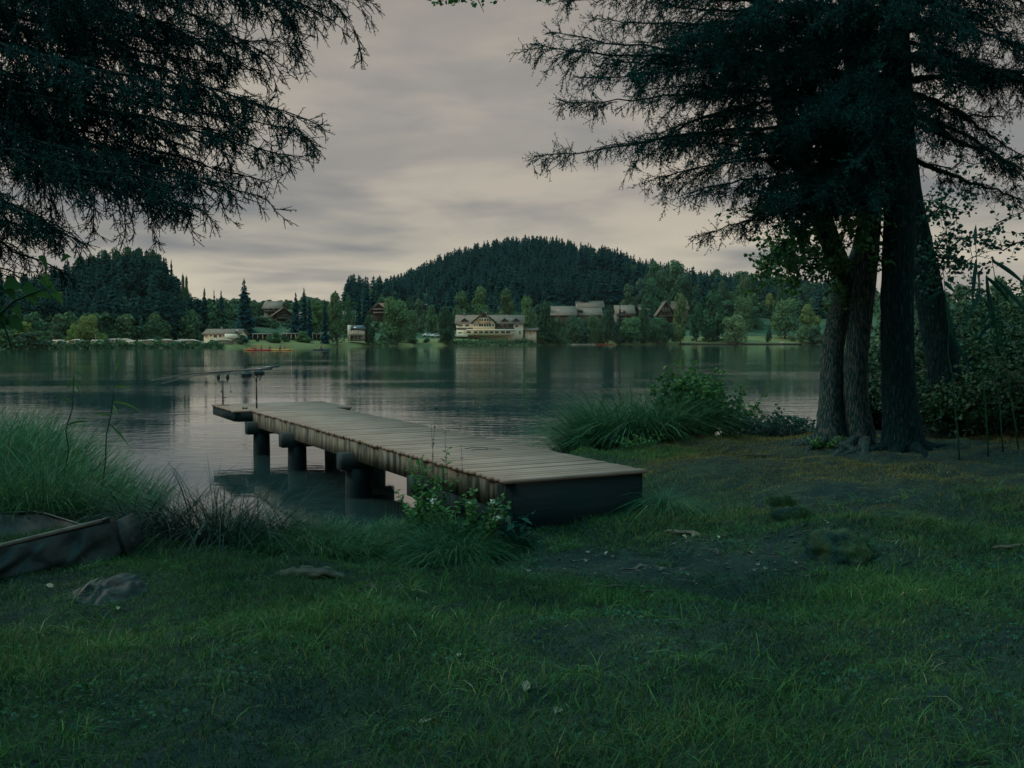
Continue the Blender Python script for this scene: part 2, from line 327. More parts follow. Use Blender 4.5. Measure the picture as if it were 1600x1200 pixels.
# ------------------------------------------------------------------ pier
ZD = .70
PU, PV, PO = np.array((.882, .472, 0)), np.array((-.472, .882, 0)), np.array((-.058, 8.82, 0))
def pl(lat, s, z): return PO+PU*lat+PV*s+np.array((0, 0, z))
def pier():
    P = empty('pier', pl(.8, 0, 0), 0, 'weathered plank fishing pier on thick posts running out over the lake', 'pier')
    off = -np.array(P.location)
    def part(g, name, m, par=P, sm=False):
        for k in range(len(g.v)): g.v[k] = g.v[k]+off
        return g.build(name, m, par, sm)
    W = 1.587; g = G(); s = 0.
    pw, gap = .125, .006
    n = int(12.1/(pw+gap))
    for i in range(n):
        s = i*(pw+gap); a, b = (0, W)
        if s > 10.05: a, b = -.33, 1.92
        a += rng.uniform(-.012, .012); b += rng.uniform(-.015, .015); dz = rng.uniform(-.003, .003); tl = rng.uniform(-.003, .003)
        p = [pl(a, s, ZD+dz), pl(b, s, ZD+dz+tl), pl(b, s+pw, ZD+dz+tl), pl(a, s+pw, ZD+dz)]
        g.prism(p, (0, 0, -.035), rng.random())
    part(g, 'deck', M['deck'])
    for lat, s0, s1 in ((.05, .06, 10.2), (W-.05, .06, 10.2)):
        g = G(); a, b = pl(lat, s0, ZD-.165), pl(lat, s1, ZD-.165); g.beam(a, b, .07, .25); part(g, 'side_beam', M['beam'])
    for lat, s0, s1 in ((-.28, 10.1, 12.1), (1.87, 10.1, 12.1)):
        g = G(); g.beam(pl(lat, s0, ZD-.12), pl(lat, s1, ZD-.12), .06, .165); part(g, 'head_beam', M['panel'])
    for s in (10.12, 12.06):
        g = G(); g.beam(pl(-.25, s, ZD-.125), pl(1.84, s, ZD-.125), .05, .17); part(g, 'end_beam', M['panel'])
    for s in (1.95, 4.45, 7.45, 9.85):
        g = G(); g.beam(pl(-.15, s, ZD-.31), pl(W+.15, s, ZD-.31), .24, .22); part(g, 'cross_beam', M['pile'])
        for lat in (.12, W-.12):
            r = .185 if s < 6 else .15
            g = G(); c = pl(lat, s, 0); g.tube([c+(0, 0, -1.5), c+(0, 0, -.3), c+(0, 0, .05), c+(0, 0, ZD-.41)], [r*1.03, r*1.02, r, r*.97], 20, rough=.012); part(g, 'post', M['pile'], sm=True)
    g = G()                                            # dark boards closing the shore end
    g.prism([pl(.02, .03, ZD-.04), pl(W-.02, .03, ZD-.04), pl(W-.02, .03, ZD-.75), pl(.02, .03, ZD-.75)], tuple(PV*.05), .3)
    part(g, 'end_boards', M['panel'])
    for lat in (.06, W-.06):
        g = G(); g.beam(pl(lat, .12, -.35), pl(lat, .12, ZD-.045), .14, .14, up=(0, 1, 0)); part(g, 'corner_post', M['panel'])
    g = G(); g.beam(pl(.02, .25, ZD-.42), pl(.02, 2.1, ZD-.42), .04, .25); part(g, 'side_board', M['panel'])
pier()
# ------------------------------------------------------------------ fishing rods on bank sticks at the pier head
def rods():
    A = pl(.02, 11.35, ZD)        # front stick
    def topix(px, py, D): return at(px, py, D)
    f0 = at(348.5, 632, 19.0); r0 = at(401, 632, 18.2)
    f0[2] = ZD; r0[2] = ZD
    front = empty('rod_rest', f0, 0, 'steel bank stick with two dark bite alarms at the outer pier edge', 'rod rest')
    def loc(g, o, name, m, sm=True): return g.build(name, m, o, sm)
    g = G(); g.tube([(0, 0, 0), (0, 0, .47)], .014, 8); loc(g, front, 'stick', M['metal'])
    g = G(); g.tube([(0, 0, 0), (0, 0, .006), (0, 0, .012)], [.13, .13, .02], 20); loc(g, front, 'base_plate', M['rust'])
    g = G(); g.beam((-.09, 0, .47), (.09, .05, .47), .014, .014); loc(g, front, 'crossbar', M['black'])
    for x in (-.085, .085):
        g = G(); yy = .05*(x > 0)
        g.tube([(x, yy, .465), (x, yy, .49), (x, yy, .51), (x, yy, .56), (x, yy, .61), (x, yy, .63)], [.012, .014, .055, .066, .055, .025], 12, flat=.5)
        g.beam((x-.035, yy, .62), (x-.045, yy, .665), .012, .012); g.beam((x+.035, yy, .62), (x+.045, yy, .665), .012, .012)
        a = loc(g, front, 'bite_alarm', M['black'])
        g = G(); g.tube([(x, yy, .48), (x+.05, yy, .42), (x+.06, yy, .30)], .003, 4); g.tube([(x+.06, yy, .30), (x+.06, yy, .27), (x+.06, yy, .25)], [.004, .016, .004], 6)
        loc(g, front, 'swinger', M['black'])
    g = G(); g.tube([(0, 0, .16), (.06, 0, .155)], .01, 6); loc(g, front, 'clamp_screw', M['black'])
    g = G(); g.tube([(0, 0, .10), (.05, 0, .11)], .006, 6); loc(g, front, 'clamp_screw', M['black'])
    rear = empty('rod_rest', r0, 0, 'steel bank stick carrying the rod butts and reels, nearer the shore', 'rod rest')
    g = G(); g.tube([(0, 0, 0), (0, 0, .62)], .016, 8); loc(g, rear, 'stick', M['metal'])
    g = G(); g.tube([(0, 0, 0), (0, 0, .14)], .017, 8); loc(g, rear, 'sleeve', M['black'])
    g = G(); g.tube([(0, 0, .50), (0, 0, .60)], .02, 8); loc(g, rear, 'sleeve', M['black'])
    g = G(); g.beam((-.07, -.02, .60), (.07, .05, .60), .014, .014); g.tube([(-.065, 0, .60), (-.09, 0, .66)], .008, 6); g.tube([(.065, .03, .60), (.09, .03, .66)], .008, 6); loc(g, rear, 'crossbar', M['black'])
    for k, (dx, dy, lab) in enumerate(((-.085, 0., 'nearer of two long dark fishing rods resting on the bank sticks'), (.085, .06, 'farther of two long dark fishing rods resting on the bank sticks'))):
        p1 = np.array((f0[0]+dx, f0[1]+dy*.8, ZD+.668)); p2 = np.array((r0[0]+dx*.8, r0[1]+dy*.8-.0, ZD+.735+.028*k)); d = nrm(p2-p1)
        butt = p2+d*.62; tip = p1-d*2.7+np.array((0, 0, -.10))
        rod = empty('fishing_rod', p2, 0, lab, 'fishing rod', 'fishing rods on the pier head')
        g = G(); g.tube([tip-p2, p1-d*1.2-p2, p1-p2, p2*0, butt-p2], [.010, .012, .015, .018, .02], 8); g.build('blank', M['rod'], rod, True)
        g = G(); g.tube([d*.25, d*.62], .018, 8); g.build('handle', M['black'], rod, True)
        for q in (.35, .8, 1.4, 2.0, 2.6):
            g = G(); c = (p1-d*q)-p2-np.array((0, 0, .015)); a = np.linspace(0, 2*np.pi, 9); g.tube([c+(0, .012*math.cos(t), .012*math.sin(t)) for t in a], .002, 4); g.build('line_guide', M['metal'], rod)
        c = d*-.18*(1 if k == 0 else .05)+np.array((0, 0, -.085))
        reel = G(); reel.tube([c+(-.10, 0, -.01), c+(-.07, 0, -.01), c+(-.02, 0, -.005), c+(.03, 0, -.01), c+(.08, 0, -.02)], [.062, .072, .05, .062, .03], 14)
        reel.beam(c+(0, 0, .02), c+(.0, 0, .085), .02, .018); rr = reel.build('reel', M['black'], rod, True)
        g = G(); g.tube([c+(.04, 0, -.02), c+(.05, -.06, -.06), c+(.02, -.08, -.11)], .007, 6); g.tube([c+(.02, -.08, -.10), c+(.01, -.085, -.14)], .014, 6); g.build('reel_handle', M['black'], rr, True)
        g = G(); a = np.linspace(-1.4, 1.4, 7); g.tube([c+(-.09+.0*t, .055*math.sin(t), .055*math.cos(t)-.01) for t in a], .004, 5); g.build('bail_arm', M['metal'], rr, True)
        g = G(); e = np.array((tip[0]-11-k*2, tip[1]+6+2*k, .0)); g.tube([tip-p2, (tip*.5+e*.5)-p2-np.array((0, 0, .05)), e-p2], .0007, 3); g.build('line', M['line'], rod)
    g = G(); c = at(380, 632, 18.0); c[2] = ZD
    g.blob((0, 0, .018), (.03, .025, .022), 1, .2, 1); g.blob((.055, .01, .018), (.03, .025, .022), 2, .2, 1); o = g.build('bait_tin', M['black'], None, True, c); tag(o, 'pair of tiny dark bait tins lying on the deck by the rod rests', 'tin')
rods()
# ------------------------------------------------------------------ blades, leaves, needles (vectorised)
def blades(g, P, hgt, wid, lean, az, bend, t, seg=2, m=0):
    """P (N,3) roots; curved tapering blades"""
    n = len(P); hgt, wid, lean, az, bend, t = [np.broadcast_to(np.asarray(q, float), (n,)) for q in (hgt, wid, lean, az, bend, t)]
    d = np.stack((np.cos(az), np.sin(az), 0*az), 1); fa = rng.random(n)*np.pi; w = np.stack((np.cos(fa), np.sin(fa), 0*fa), 1)
    vs = []
    for k in range(seg+1):
        u = k/seg; th = lean+bend*u
        hor = hgt*(np.sin(lean)*u+bend*u*u*.5*1.2); ver = hgt*u*np.cos(th*.75)
        c = P+d*hor[:, None]+np.stack((0*ver, 0*ver, ver), 1)
        if k < seg: q = w*(wid*(1-.55*u)/2)[:, None]; vs += [c-q, c+q]
        else: vs.append(c)
    v = np.stack(vs, 1); K = v.shape[1]; b = np.arange(n)[:, None]*K; off = g.n
    g.add(v.reshape(-1, 3), b+np.array([[2*seg-2, 2*seg-1, 2*seg]]), np.repeat(t, K), m)
    for k in range(seg-1): g.f.append((b+off+np.array([[2*k, 2*k+1, 2*k+3, 2*k+2]]), m))
def leaves(g, P, size, t, up=.5, shape='oval', m=0, nrmdir=None, aspect=.7):
    n = len(P)
    if n == 0: return
    size = np.broadcast_to(np.asarray(size, float), (n,)); t = np.broadcast_to(np.asarray(t, float), (n,))
    N_ = nrm(rng.normal(size=(n, 3))+np.array((0, 0, up*2)) if nrmdir is None else nrmdir+rng.normal(size=(n, 3))*.5)
    a = nrm(np.cross(N_, rng.normal(size=(n, 3)))); b = np.cross(N_, a)
    if shape == 'oval': pr = [(-.5, 0), (-.18, .34), (.2, .3), (.55, 0), (.2, -.3), (-.18, -.34)]
    elif shape == 'round': pr = [(-.45, 0), (-.3, .4), (.15, .48), (.5, .1), (.15, -.45), (-.3, -.4)]
    else: pr = [(-.5, -.4), (.5, -.45), (.45, .42), (-.45, .5)]
    cv = [0, .12, .1, -.12, .1, .12] if len(pr) == 6 else [0, .1, -.1, .1]
    asp = aspect if shape == 'oval' else 1
    v = np.stack([P+a*(x*size)[:, None]+b*(y*asp/.7*size if shape == 'oval' else y*size)[:, None]+N_*(c*size)[:, None] for (x, y), c in zip(pr, cv)], 1); K = len(pr)
    if K == 6:
        b0 = np.arange(n)[:, None]*6; off = g.n
        g.add(v.reshape(-1, 3), b0+np.array([[0, 1, 2, 3]]), np.repeat(t, 6), m); g.f.append((b0+off+np.array([[0, 3, 4, 5]]), m))
    else: g.add(v.reshape(-1, 3), np.arange(n*4).reshape(n, 4), np.repeat(t, 4), m)
def sticks(g, A, B, ra, rb, t=.3, m=0):
    n = len(A)
    if n == 0: return
    d = nrm(B-A); r = nrm(np.cross(d, np.array((.3, .2, 1.)))); u = np.cross(d, r); vs = []
    for Q, rad in ((A, ra), (B, rb)):
        rad = np.broadcast_to(np.asarray(rad, float), (n,))[:, None]
        for k in range(3): an = k*2.094; vs.append(Q+(r*math.cos(an)+u*math.sin(an))*rad)
    v = np.stack(vs, 1); b = np.arange(n)[:, None]*6; off = g.n
    g.add(v.reshape(-1, 3), b+np.array([[0, 1, 4, 3]]), t, m)
    for q in ((1, 2, 5, 4), (2, 0, 3, 5)): g.f.append((b+off+np.array([q]), m))
def needles(g, A, B, per_m, ln, wd, t, m=0, spread=.8):
    L_ = np.linalg.norm(B-A, axis=1); cnt = np.maximum((L_*per_m).astype(int), 2); idx = np.repeat(np.arange(len(A)), cnt); n = len(idx)
    u = rng.random(n)[:, None]; P = A[idx]*(1-u)+B[idx]*u; ax = nrm(B-A)[idx]
    rd = rng.normal(size=(n, 3)); rd = nrm(rd-ax*(rd*ax).sum(1, keepdims=True)); d = nrm(ax*.35+rd*spread); s = nrm(np.cross(d, rng.normal(size=(n, 3))))
    l = ln*rng.uniform(.7, 1.15, n)[:, None]
    v = np.stack((P-s*wd/2, P+s*wd/2, P+d*l), 1); tt = np.broadcast_to(np.asarray(t, float), (len(A),))[idx]+rng.uniform(-.12, .12, n)
    g.add(v.reshape(-1, 3), np.arange(3*n).reshape(n, 3), np.repeat(tt, 3), m)
# ------------------------------------------------------------------ turf
def pts_in(n, x0, x1, y0, y1): return rng.uniform(x0, x1, n), rng.uniform(y0, y1, n)
def turf():
    N0 = 900000
    y = 2.2+rng.random(N0)**.62*14.5; x = rng.uniform(-1, 1, N0)*(y*.62+1.3); x = np.where(x > 12, 11, x)
    s = sdf(x, y)
    bare = np.exp(-(((x-1.1)/1.75)**2+((y-7.6)/.62)**2)**1.3)
    bare = np.maximum(bare, .6*np.exp(-(((x-6)/3.3)**2+((y-12)/2.6)**2)**2))
    bare = np.maximum(bare, .75*np.exp(-(((x-2.9)/1.8)**2+((y-9.9)/.6)**2)))
    bare = np.maximum(bare, .12*(np.sin(x*2.1+np.sin(y*1.3)*2)*np.sin(y*2.7+x*.6) > .62))
    patch = np.sin(x*1.7+1+np.sin(y*.9))*np.sin(y*1.9+np.cos(x*1.1)*1.4)*.5+.5
    keep = (s > .12) & (rng.random(N0) > bare) & (rng.random(N0) < np.clip(.88+patch*.2, 0, 1)) & ~((y > 8.9) & (np.abs((x+.058)*.882+(y-8.82)*.472-.8) < .8) & (s < 1.5))
    x, y, patch, s, bare = x[keep], y[keep], patch[keep], s[keep], bare[keep]; n = len(x)
    P = np.stack((x, y, gz(x, y)-.004), 1)
    h = (.035+.060*patch**1.5)*rng.uniform(.4, 1.7, n)*(1-.4*bare); h *= np.where(y < 4.6, 1.25, 1); h *= np.where(y > 9.5, .8, 1)
    kind = rng.random(n); t = np.clip(.05+.5*patch*rng.random(n)+.35*rng.random(n)**2, 0, .88); t = np.clip(t+.28*np.exp(-(((x-3)/1.8)**2+((y-12)/2.6)**2)), 0, .9); t = np.where(kind > .972, 1.0, t); h = np.where(kind > .992, h*1.7, h)
    bk = np.clip((x-1.2-.5*np.sin(y*2))/1.2, 0, 1)*np.clip((y-8.2+.4*np.sin(x*2.3))/1.4, 0, 1)+.10*(np.sin(x*1.3+2)*np.sin(y*1.9+1) > .4)+.16; isb = rng.random(n) < bk*.85
    g = G()
    for mi, k in ((0, ~isb), (1, isb)):
        c = k.sum(); blades(g, P[k], h[k]*(.75 if mi else 1), rng.uniform(.0025, .005, c)*(1+.05*y[k]), rng.uniform(.05, .7, c), rng.random(c)*6.283, rng.uniform(.2, 1.5, c), t[k], 2, mi)
    o = g.build('grass', [M['lawn'], M['bankgrass']]); tag(o, 'short uneven dark green grass covering the lake bank', kind='stuff')
turf()
def weeds():
    g = G(); n = 9000; cx = rng.uniform(-6, 7, 260); cy = rng.uniform(2.4, 9.5, 260); k = rng.integers(0, 260, n); x = cx[k]+rng.normal(size=n)*.12; y = cy[k]+rng.normal(size=n)*.10; q = (sdf(x, y) > .3); x, y = x[q], y[q]
    P = np.stack((x, y, gz(x, y)+rng.uniform(.015, .05, len(x))), 1); leaves(g, P, rng.uniform(.010, .026, len(x)), rng.uniform(.1, .9, len(x)), up=1.6, shape='round'); o = g.build('clover', M['leafdark']); tag(o, 'patches of small round clover leaves in the lawn', kind='stuff')
    g = G(); m = 420; cx = rng.uniform(-6, 7, m); cy = rng.uniform(2.3, 10, m); k = np.repeat(np.arange(m), 16); n = len(k); x = cx[k]+rng.normal(size=n)*.02; y = cy[k]+rng.normal(size=n)*.02; q = sdf(x, y) > .3; x, y = x[q], y[q]; n = len(x)
    blades(g, np.stack((x, y, gz(x, y)-.005), 1), rng.uniform(.08, .21, n), rng.uniform(.003, .007, n), rng.uniform(.1, .9, n), rng.random(n)*6.28, rng.uniform(.6, 2.2, n), np.where(rng.random(n) > .86, 1., rng.uniform(.3, .9, n)), 4); o = g.build('grass_tufts', M['lawn']); tag(o, 'taller curling grass tufts with dry tips scattered through the lawn', kind='stuff')
weeds()
def clump(name, label, cat, cx, cy, rx, ry, n, h0, h1, m, wid=.007, lean=(.05, .55), bend=(.3, 1.5), tint=(.1, .8), shape=1., zoff=0, seg=4, group=None, wind=None, hf=None):
    a = rng.random(n)*6.283; r = np.sqrt(rng.random(n)); x = cx+np.cos(a)*r*rx; y = cy+np.sin(a)*r*ry
    k = 1-.45*r*shape; h = (h0*.5+(h1-h0*.5)*rng.beta(2.2, 2, n))*k
    if hf is not None: h = h*hf(x, y)
    P = np.stack((x, y, np.maximum(gz(x, y), -.22)-.01), 1)
    az = np.where(rng.random(n) < .4, a, rng.random(n)*6.283)
    if wind is not None: az = np.where(rng.random(n) < .4, wind+rng.normal(size=n)*.5, az)
    c = np.array((cx, cy, gz1(cx, cy))); g = G()
    t = rng.uniform(tint[0], tint[1], n); t = np.where(rng.random(n) > .965, 1.0, t)
    blades(g, P-c, h, wid*rng.uniform(.6, 1.3, n), rng.uniform(*lean, n), az, rng.uniform(*bend, n), t, seg)
    o = g.build(name, m, None, False, c); tag(o, label, cat, group); return o
# tall grass and sedge
clump('tall_grass', 'tall pale green grass filling the bank beside the canvas cradle', 'grass', -6.3, 11.4, 2.0, 2.0, 7000, .75, 1.5, M['sedge'], .011, tint=(.05, .75))
clump('tall_grass', 'lush grass hummock at the lake edge just behind the canvas cradle', 'grass', -4.65, 9.5, .85, 1.0, 3800, .5, 1.2, M['sedge'], .011, tint=(.1, .8))
clump('tall_grass', 'dense rank grass at the far end of the reedy bank', 'grass', -8.6, 14.2, 1.9, 1.8, 4500, .8, 1.5, M['sedge'], .010, tint=(.05, .7))
clump('sedge_tuft', 'dark wiry sedge tuft arching over the water before the pier posts', 'sedge', -2.75, 8.85, .75, .42, 1300, .6, 1.25, M['stalk'], .008, (.1, .8), (.5, 1.8), (.0, .5), .6, seg=5)
clump('sedge_tuft', 'thin sedge stems crossing the water at the grassy bank edge', 'sedge', -3.3, 8.9, .45, .3, 230, .8, 1.45, M['stalk'], .008, (.2, .9), (.5, 1.6), (.0, .4), .5, seg=5)
clump('tall_grass', 'fresh green grass tuft on the bank below the middle pier posts', 'grass', -1.85, 8.85, .85, .5, 3600, .22, .52, M['sedge'], .007, (.1, .7), (.5, 1.7), (.1, .85), .6)
clump('tall_grass', 'short grass tuft under the pier side near the shore posts', 'grass', -.95, 9.0, .5, .45, 1800, .2, .42, M['sedge'], .007, (.1, .7), (.5, 1.6), (.05, .6))
clump('tall_grass', 'dark long grass heaped against the shore end of the pier', 'grass', -.50, 8.55, .42, .42, 3600, .3, .58, M['sedge'], .007, (.1, .8), (.6, 1.9), (.0, .55))
clump('tall_grass', 'narrow grass curtain hanging beside the end boards of the pier', 'grass', 1.50, 9.45, .13, .20, 900, .38, .60, M['sedge'], .006, (.05, .5), (1.2, 2.4), (.0, .4), .4)
clump('tall_grass', 'big arching sedge clump at the water behind the pier deck', 'sedge', 2.05, 15.6, 1.2, 1.0, 6500, .95, 1.75, M['sedge'], .014, (.05, .65), (.5, 1.6), (.05, .7), .6, seg=5)
clump('tall_grass', 'low grass fringe at the lake edge below the arching sedge clump', 'grass', 1.1, 16.3, .45, .8, 1200, .25, .5, M['sedge'], .009, (.05, .5), (.3, 1.3), (.1, .7))
clump('sedge_tuft', 'dark sedge fan leaning over the lake beside the pale tree trunk', 'sedge', 4.45, 15.2, .40, .5, 1100, .5, .95, M['stalk'], .009, (.2, .8), (.5, 1.5), (.1, .8), .5, wind=3.1)
def stemline(p, q, n, sag=0, jit=0):
    p, q = np.array(p, float), np.array(q, float); u = np.linspace(0, 1, n)[:, None]
    return p*(1-u)+q*u+np.array((0, 0, -sag))*(u*(1-u)*4)+rng.normal(size=(n, 3))*jit*np.sin(u*np.pi)
def ribbon(g, pts, w, t=.5, side=None):
    pts = np.array(pts, float); n = len(pts); d = nrm(np.gradient(pts, axis=0)); s = nrm(np.cross(d, side if side is not None else (0, 1, .2)))
    w = np.array([w*math.sin(math.pi*min(.97, max(.08, (i/(n-1))*.85+.15))) for i in range(n)])[:, None]
    u = np.cross(s, d)*.25*w
    v = np.stack((pts-s*w/2+u, pts, pts+s*w/2+u), 1).reshape(-1, 3); i = np.arange(n-1)[:, None]*3
    g.add(v, np.vstack((i+np.array([[0, 1, 4, 3]]), i+np.array([[1, 2, 5, 4]]))), t)
def reed(name, base, top, leafs, label, w=.03, group=None, m1='leaf', m2='leafdark', cat='reed'):
    """leafs: (fraction up, dx, dz, tint)"""
    base = np.array(base, float); top = np.array(top, float); o = empty(name, base, 0, label, cat, group)
    g = G(); p = stemline(base*0, top-base, 8, 0, .015); g.tube(p, np.linspace(.009, .004, 8), 6); g.build('stem', M[m2], o, True)
    for u, dx, dz, t in leafs:
        k = u*7; i = min(int(k), 6); c = p[i]+(p[i+1]-p[i])*(k-i); uu = np.linspace(0, 1, 8)[:, None]
        q = c+np.array((dx, rng.uniform(-.1, .1), 0))*uu+np.array((0, 0, dz))*uu+np.array((0, 0, -.35*abs(dx)))*uu**2
        g = G(); ribbon(g, q, w, t); g.build('leaf', M[m1], o)
def R1():
    D = 9.6
    for (bx, by), (tx, ty), lf, lab in (
        ((96, 760), (116, 574), [(.97, .14, -.02, .6), (.93, .08, -.16, .95), (.9, -.10, -.04, .5), (.75, -.18, .1, .4), (.6, .2, .1, .5)], 'bent reed stem with a hanging yellow leaf above the tall grass'),
        ((148, 760), (180, 580), [(.99, .02, .14, .8), (.9, .16, .03, .95), (.8, .26, -.02, .95), (.78, .10, -.10, .7), (.7, -.13, .07, .6), (.65, .17, -.18, .5)], 'upright reed with bright pointed leaves at the edge of the tall grass')):
        b = at(bx, by, D); b[2] = gz1(b[0], b[1])-.02; reed('reed_stem', b, at(tx, ty, D), lf, lab, .022)
    D = 11.5
    for i, ((bx, by), (tx, ty), lf, lab) in enumerate((
        ((1545, 700), (1524, 370), [(.97, .04, .25, .1), (.9, -.05, -.55, .1), (.75, -.22, -.4, .2), (.6, .2, .3, .1)], 'tallest dark reed with a folded leaf against the sky'),
        ((1568, 700), (1541, 425), [(.98, .10, -.55, .05), (.9, .20, -.65, .1), (.8, -.10, .1, .2), (.97, .36, -.22, .1)], 'thick leaved dark reed beside the tallest reed'),
        ((1500, 700), (1474, 425), [(.95, .10, -.10, .3), (.85, .15, -.5, .2), (.9, -.22, -.08, .3), (.7, .3, -.4, .1)], 'dark reed with a drooping leaf next to the leaning trunk'),
        ((1592, 700), (1550, 405), [(.99, .42, -.18, .1), (.9, .5, -.4, .2), (.7, -.25, -.2, .1)], 'reed with one long leaf bent out sideways over the bushes'))):
        b = at(bx, by, D); b[2] = gz1(b[0], b[1])-.02; reed('reed_stem', b, at(tx, ty, D), lf, lab, .05, m1='leafdark')
R1()
# ------------------------------------------------------------------ leafy herbs and shrubs
def herb(name, label, cat, base, stems, leafn, size, m='leaf', spread=.3, hgt=.5, t=(.3, .9), group=None, shape='oval', stemr=.004, flowers=0):
    base = np.array(base, float); o = empty(name, base, 0, label, cat, group); gs, gl = G(), G(); fl = []
    for k in range(stems):
        a = rng.random()*6.283; r = rng.random()**.5*spread; p0 = np.array((math.cos(a)*r*.4, math.sin(a)*r*.4, 0)); h = hgt*rng.uniform(.55, 1.05)
        p1 = p0+np.array((math.cos(a)*r, math.sin(a)*r, h)); p = stemline(p0, p1, 7, -.06*h, .01); gs.tube(p, np.linspace(stemr, stemr*.5, 7), 5)
        u = np.linspace(.25, 1, leafn); c = p0+(p1-p0)*u[:, None]+np.array((0, 0, .06*h))*(4*u*(1-u))[:, None]
        an = np.arange(leafn)*2.4+a; d = np.stack((np.cos(an), np.sin(an), .25+0*an), 1); sz = size*(1.1-.55*u)*rng.uniform(.8, 1.2, leafn)
        nd = nrm(np.stack((-.45*np.cos(an), -.45*np.sin(an), 1+0*an), 1)); leaves(gl, c+d*sz[:, None]*.6, sz, np.clip(t[0]+(t[1]-t[0])*u*rng.uniform(.6, 1.1, leafn), 0, .95), shape=shape, nrmdir=nd*1.6)
        sticks(gs, c, c+d*sz[:, None]*.3, .0015, .001)
        if k < flowers: fl.append(p1)
    gs.build('stem', M['leafdark'], o); gl.build('leaves', M[m], o)
    if fl:
        for f_ in fl: g = G(); P = f_+rng.normal(size=(8, 3))*.011; leaves(g, P, .026, .5, shape='round'); g.build('flower', M['white'], o)
def H1():
    def gp(px, py, z, D): p = at(px, py, D); p[2] = gz1(p[0], p[1])-.01; return p
    herb('nettle_plant', 'bright leafy herb growing up past the pier edge', 'plant', (-.80, 9.5, gz1(-.80, 9.5)), 9, 16, .09, hgt=.80, spread=.25, t=(.3, .95), m='leaf')
    herb('nettle_plant', 'fern-like leafy herb spreading before the pier posts', 'plant', (-.78, 9.0, .06), 10, 22, .08, hgt=.58, spread=.28, t=(.25, .95), m='leaf')
    herb('nettle_plant', 'leafy herb with small white flowers at the pier corner', 'plant', (-.36, 8.62, .08), 11, 20, .085, hgt=.58, spread=.26, t=(.2, .8), m='leaf', flowers=5)
    for k, (x, y, h) in enumerate(((-.72, 9.2, 1.05), (-.62, 9.15, .98), (-.50, 9.0, .85), (-.80, 9.3, 1.2))):
        g = G(); z = gz1(x, y); p = stemline((0, 0, 0), (.04*(k-1.5), .02, h), 8, 0, .012); g.tube(p, np.linspace(.003, .0015, 8), 4); 
        P = p[5:]; leaves(g, np.repeat(P, 3, 0)+rng.normal(size=(9, 3))*.008, .028 if k == 3 else .014, .3)
        o = g.build('seed_stalk', M['stalk'], None, False, (x, y, z)); tag(o, 'thin dark seed stalk standing up before the pier deck', 'stalk', 'seed stalks beside the pier')
    herb('dock_plant', 'big-leaved weed in front of the end boards of the pier', 'plant', (-.02, 8.55, .10), 5, 6, .15, hgt=.42, spread=.2, t=(.1, .5), m='leafdark')
    herb('small_weed', 'small fern at the foot of the pale tree trunk', 'fern', at(1285, 700, 13.0)*(1, 1, 0)+(0, 0, .50), 10, 12, .07, hgt=.22, spread=.3, t=(.5, .95))
    herb('small_weed', 'small weed on the bank just behind the pier deck edge', 'plant', (1.75, 13.6, gz1(1.75, 13.6)), 9, 10, .07, hgt=.25, spread=.35, t=(.3, .8))
H1()
def shrub(name, label, c, rx, ry, h, n, size, m='leaf', t=(.1, .8), group=None, sprigs=12, shape='oval', cat='shrub', lump=7):
    c = np.array((c[0], c[1], gz1(c[0], c[1]))); o = empty(name, c, 0, label, cat, group); gs, gl = G(), G()
    cs = [np.array((rng.uniform(-.55, .55)*rx, rng.uniform(-.5, .5)*ry, h*rng.uniform(.3, .72))) for _ in range(lump)]
    k = rng.integers(0, lump, n); d = nrm(rng.normal(size=(n, 3))); rr = rng.uniform(.25, 1, n)**.5
    P = np.array(cs)[k]+d*rr[:, None]*np.array((rx*.5, ry*.5, h*.34)); P[:, 2] = np.maximum(P[:, 2], .02)
    leaves(gl, P, size*rng.uniform(.6, 1.25, n), np.clip(t[0]+(t[1]-t[0])*rng.random(n)**1.4, 0, 1), up=.6, shape=shape)
    for q in range(sprigs):
        a = rng.random()*6.283; b = cs[q % lump]; e = b+np.array((math.cos(a)*rx*.6, math.sin(a)*ry*.6, h*rng.uniform(.3, .55))); p = stemline(b, e, 6, -.05, .02)
        gs.tube(p, np.linspace(.008, .003, 6), 4); u = rng.random(26)[:, None]; Q = b*(1-u)+e*u+rng.normal(size=(26, 3))*size*.5
        leaves(gl, Q, size*rng.uniform(.6, 1.2, 26), np.clip(.4+.5*rng.random(26), 0, .95), up=.6, shape=shape)
    for b in cs: gs.tube(stemline((b[0]*.2, b[1]*.2, -.02), b, 5, 0, .03), np.linspace(.016, .006, 5), 5)
    gs.build('stems', M['farbark'], o); gl.build('leaves', M[m], o); return o
shrub('bramble_bush', 'bright green bush beside the arching sedge clump by the water', (3.05, 15.5), 1.0, .8, 1.12, 1700, .085, t=(.05, .7), sprigs=14)
shrub('bramble_bush', 'low trailing bush at the lake edge next to the dark boulder', (4.1, 15.7), .9, .6, .42, 900, .07, 'leafdark', t=(.1, .8), sprigs=8)
shrub('bramble_bush', 'small twiggy bush leaning over the water between bush and boulder', (3.75, 16.2), .6, .5, .75, 350, .07, t=(.2, .9), sprigs=12)
RB = 'dense bushes behind the big trees'
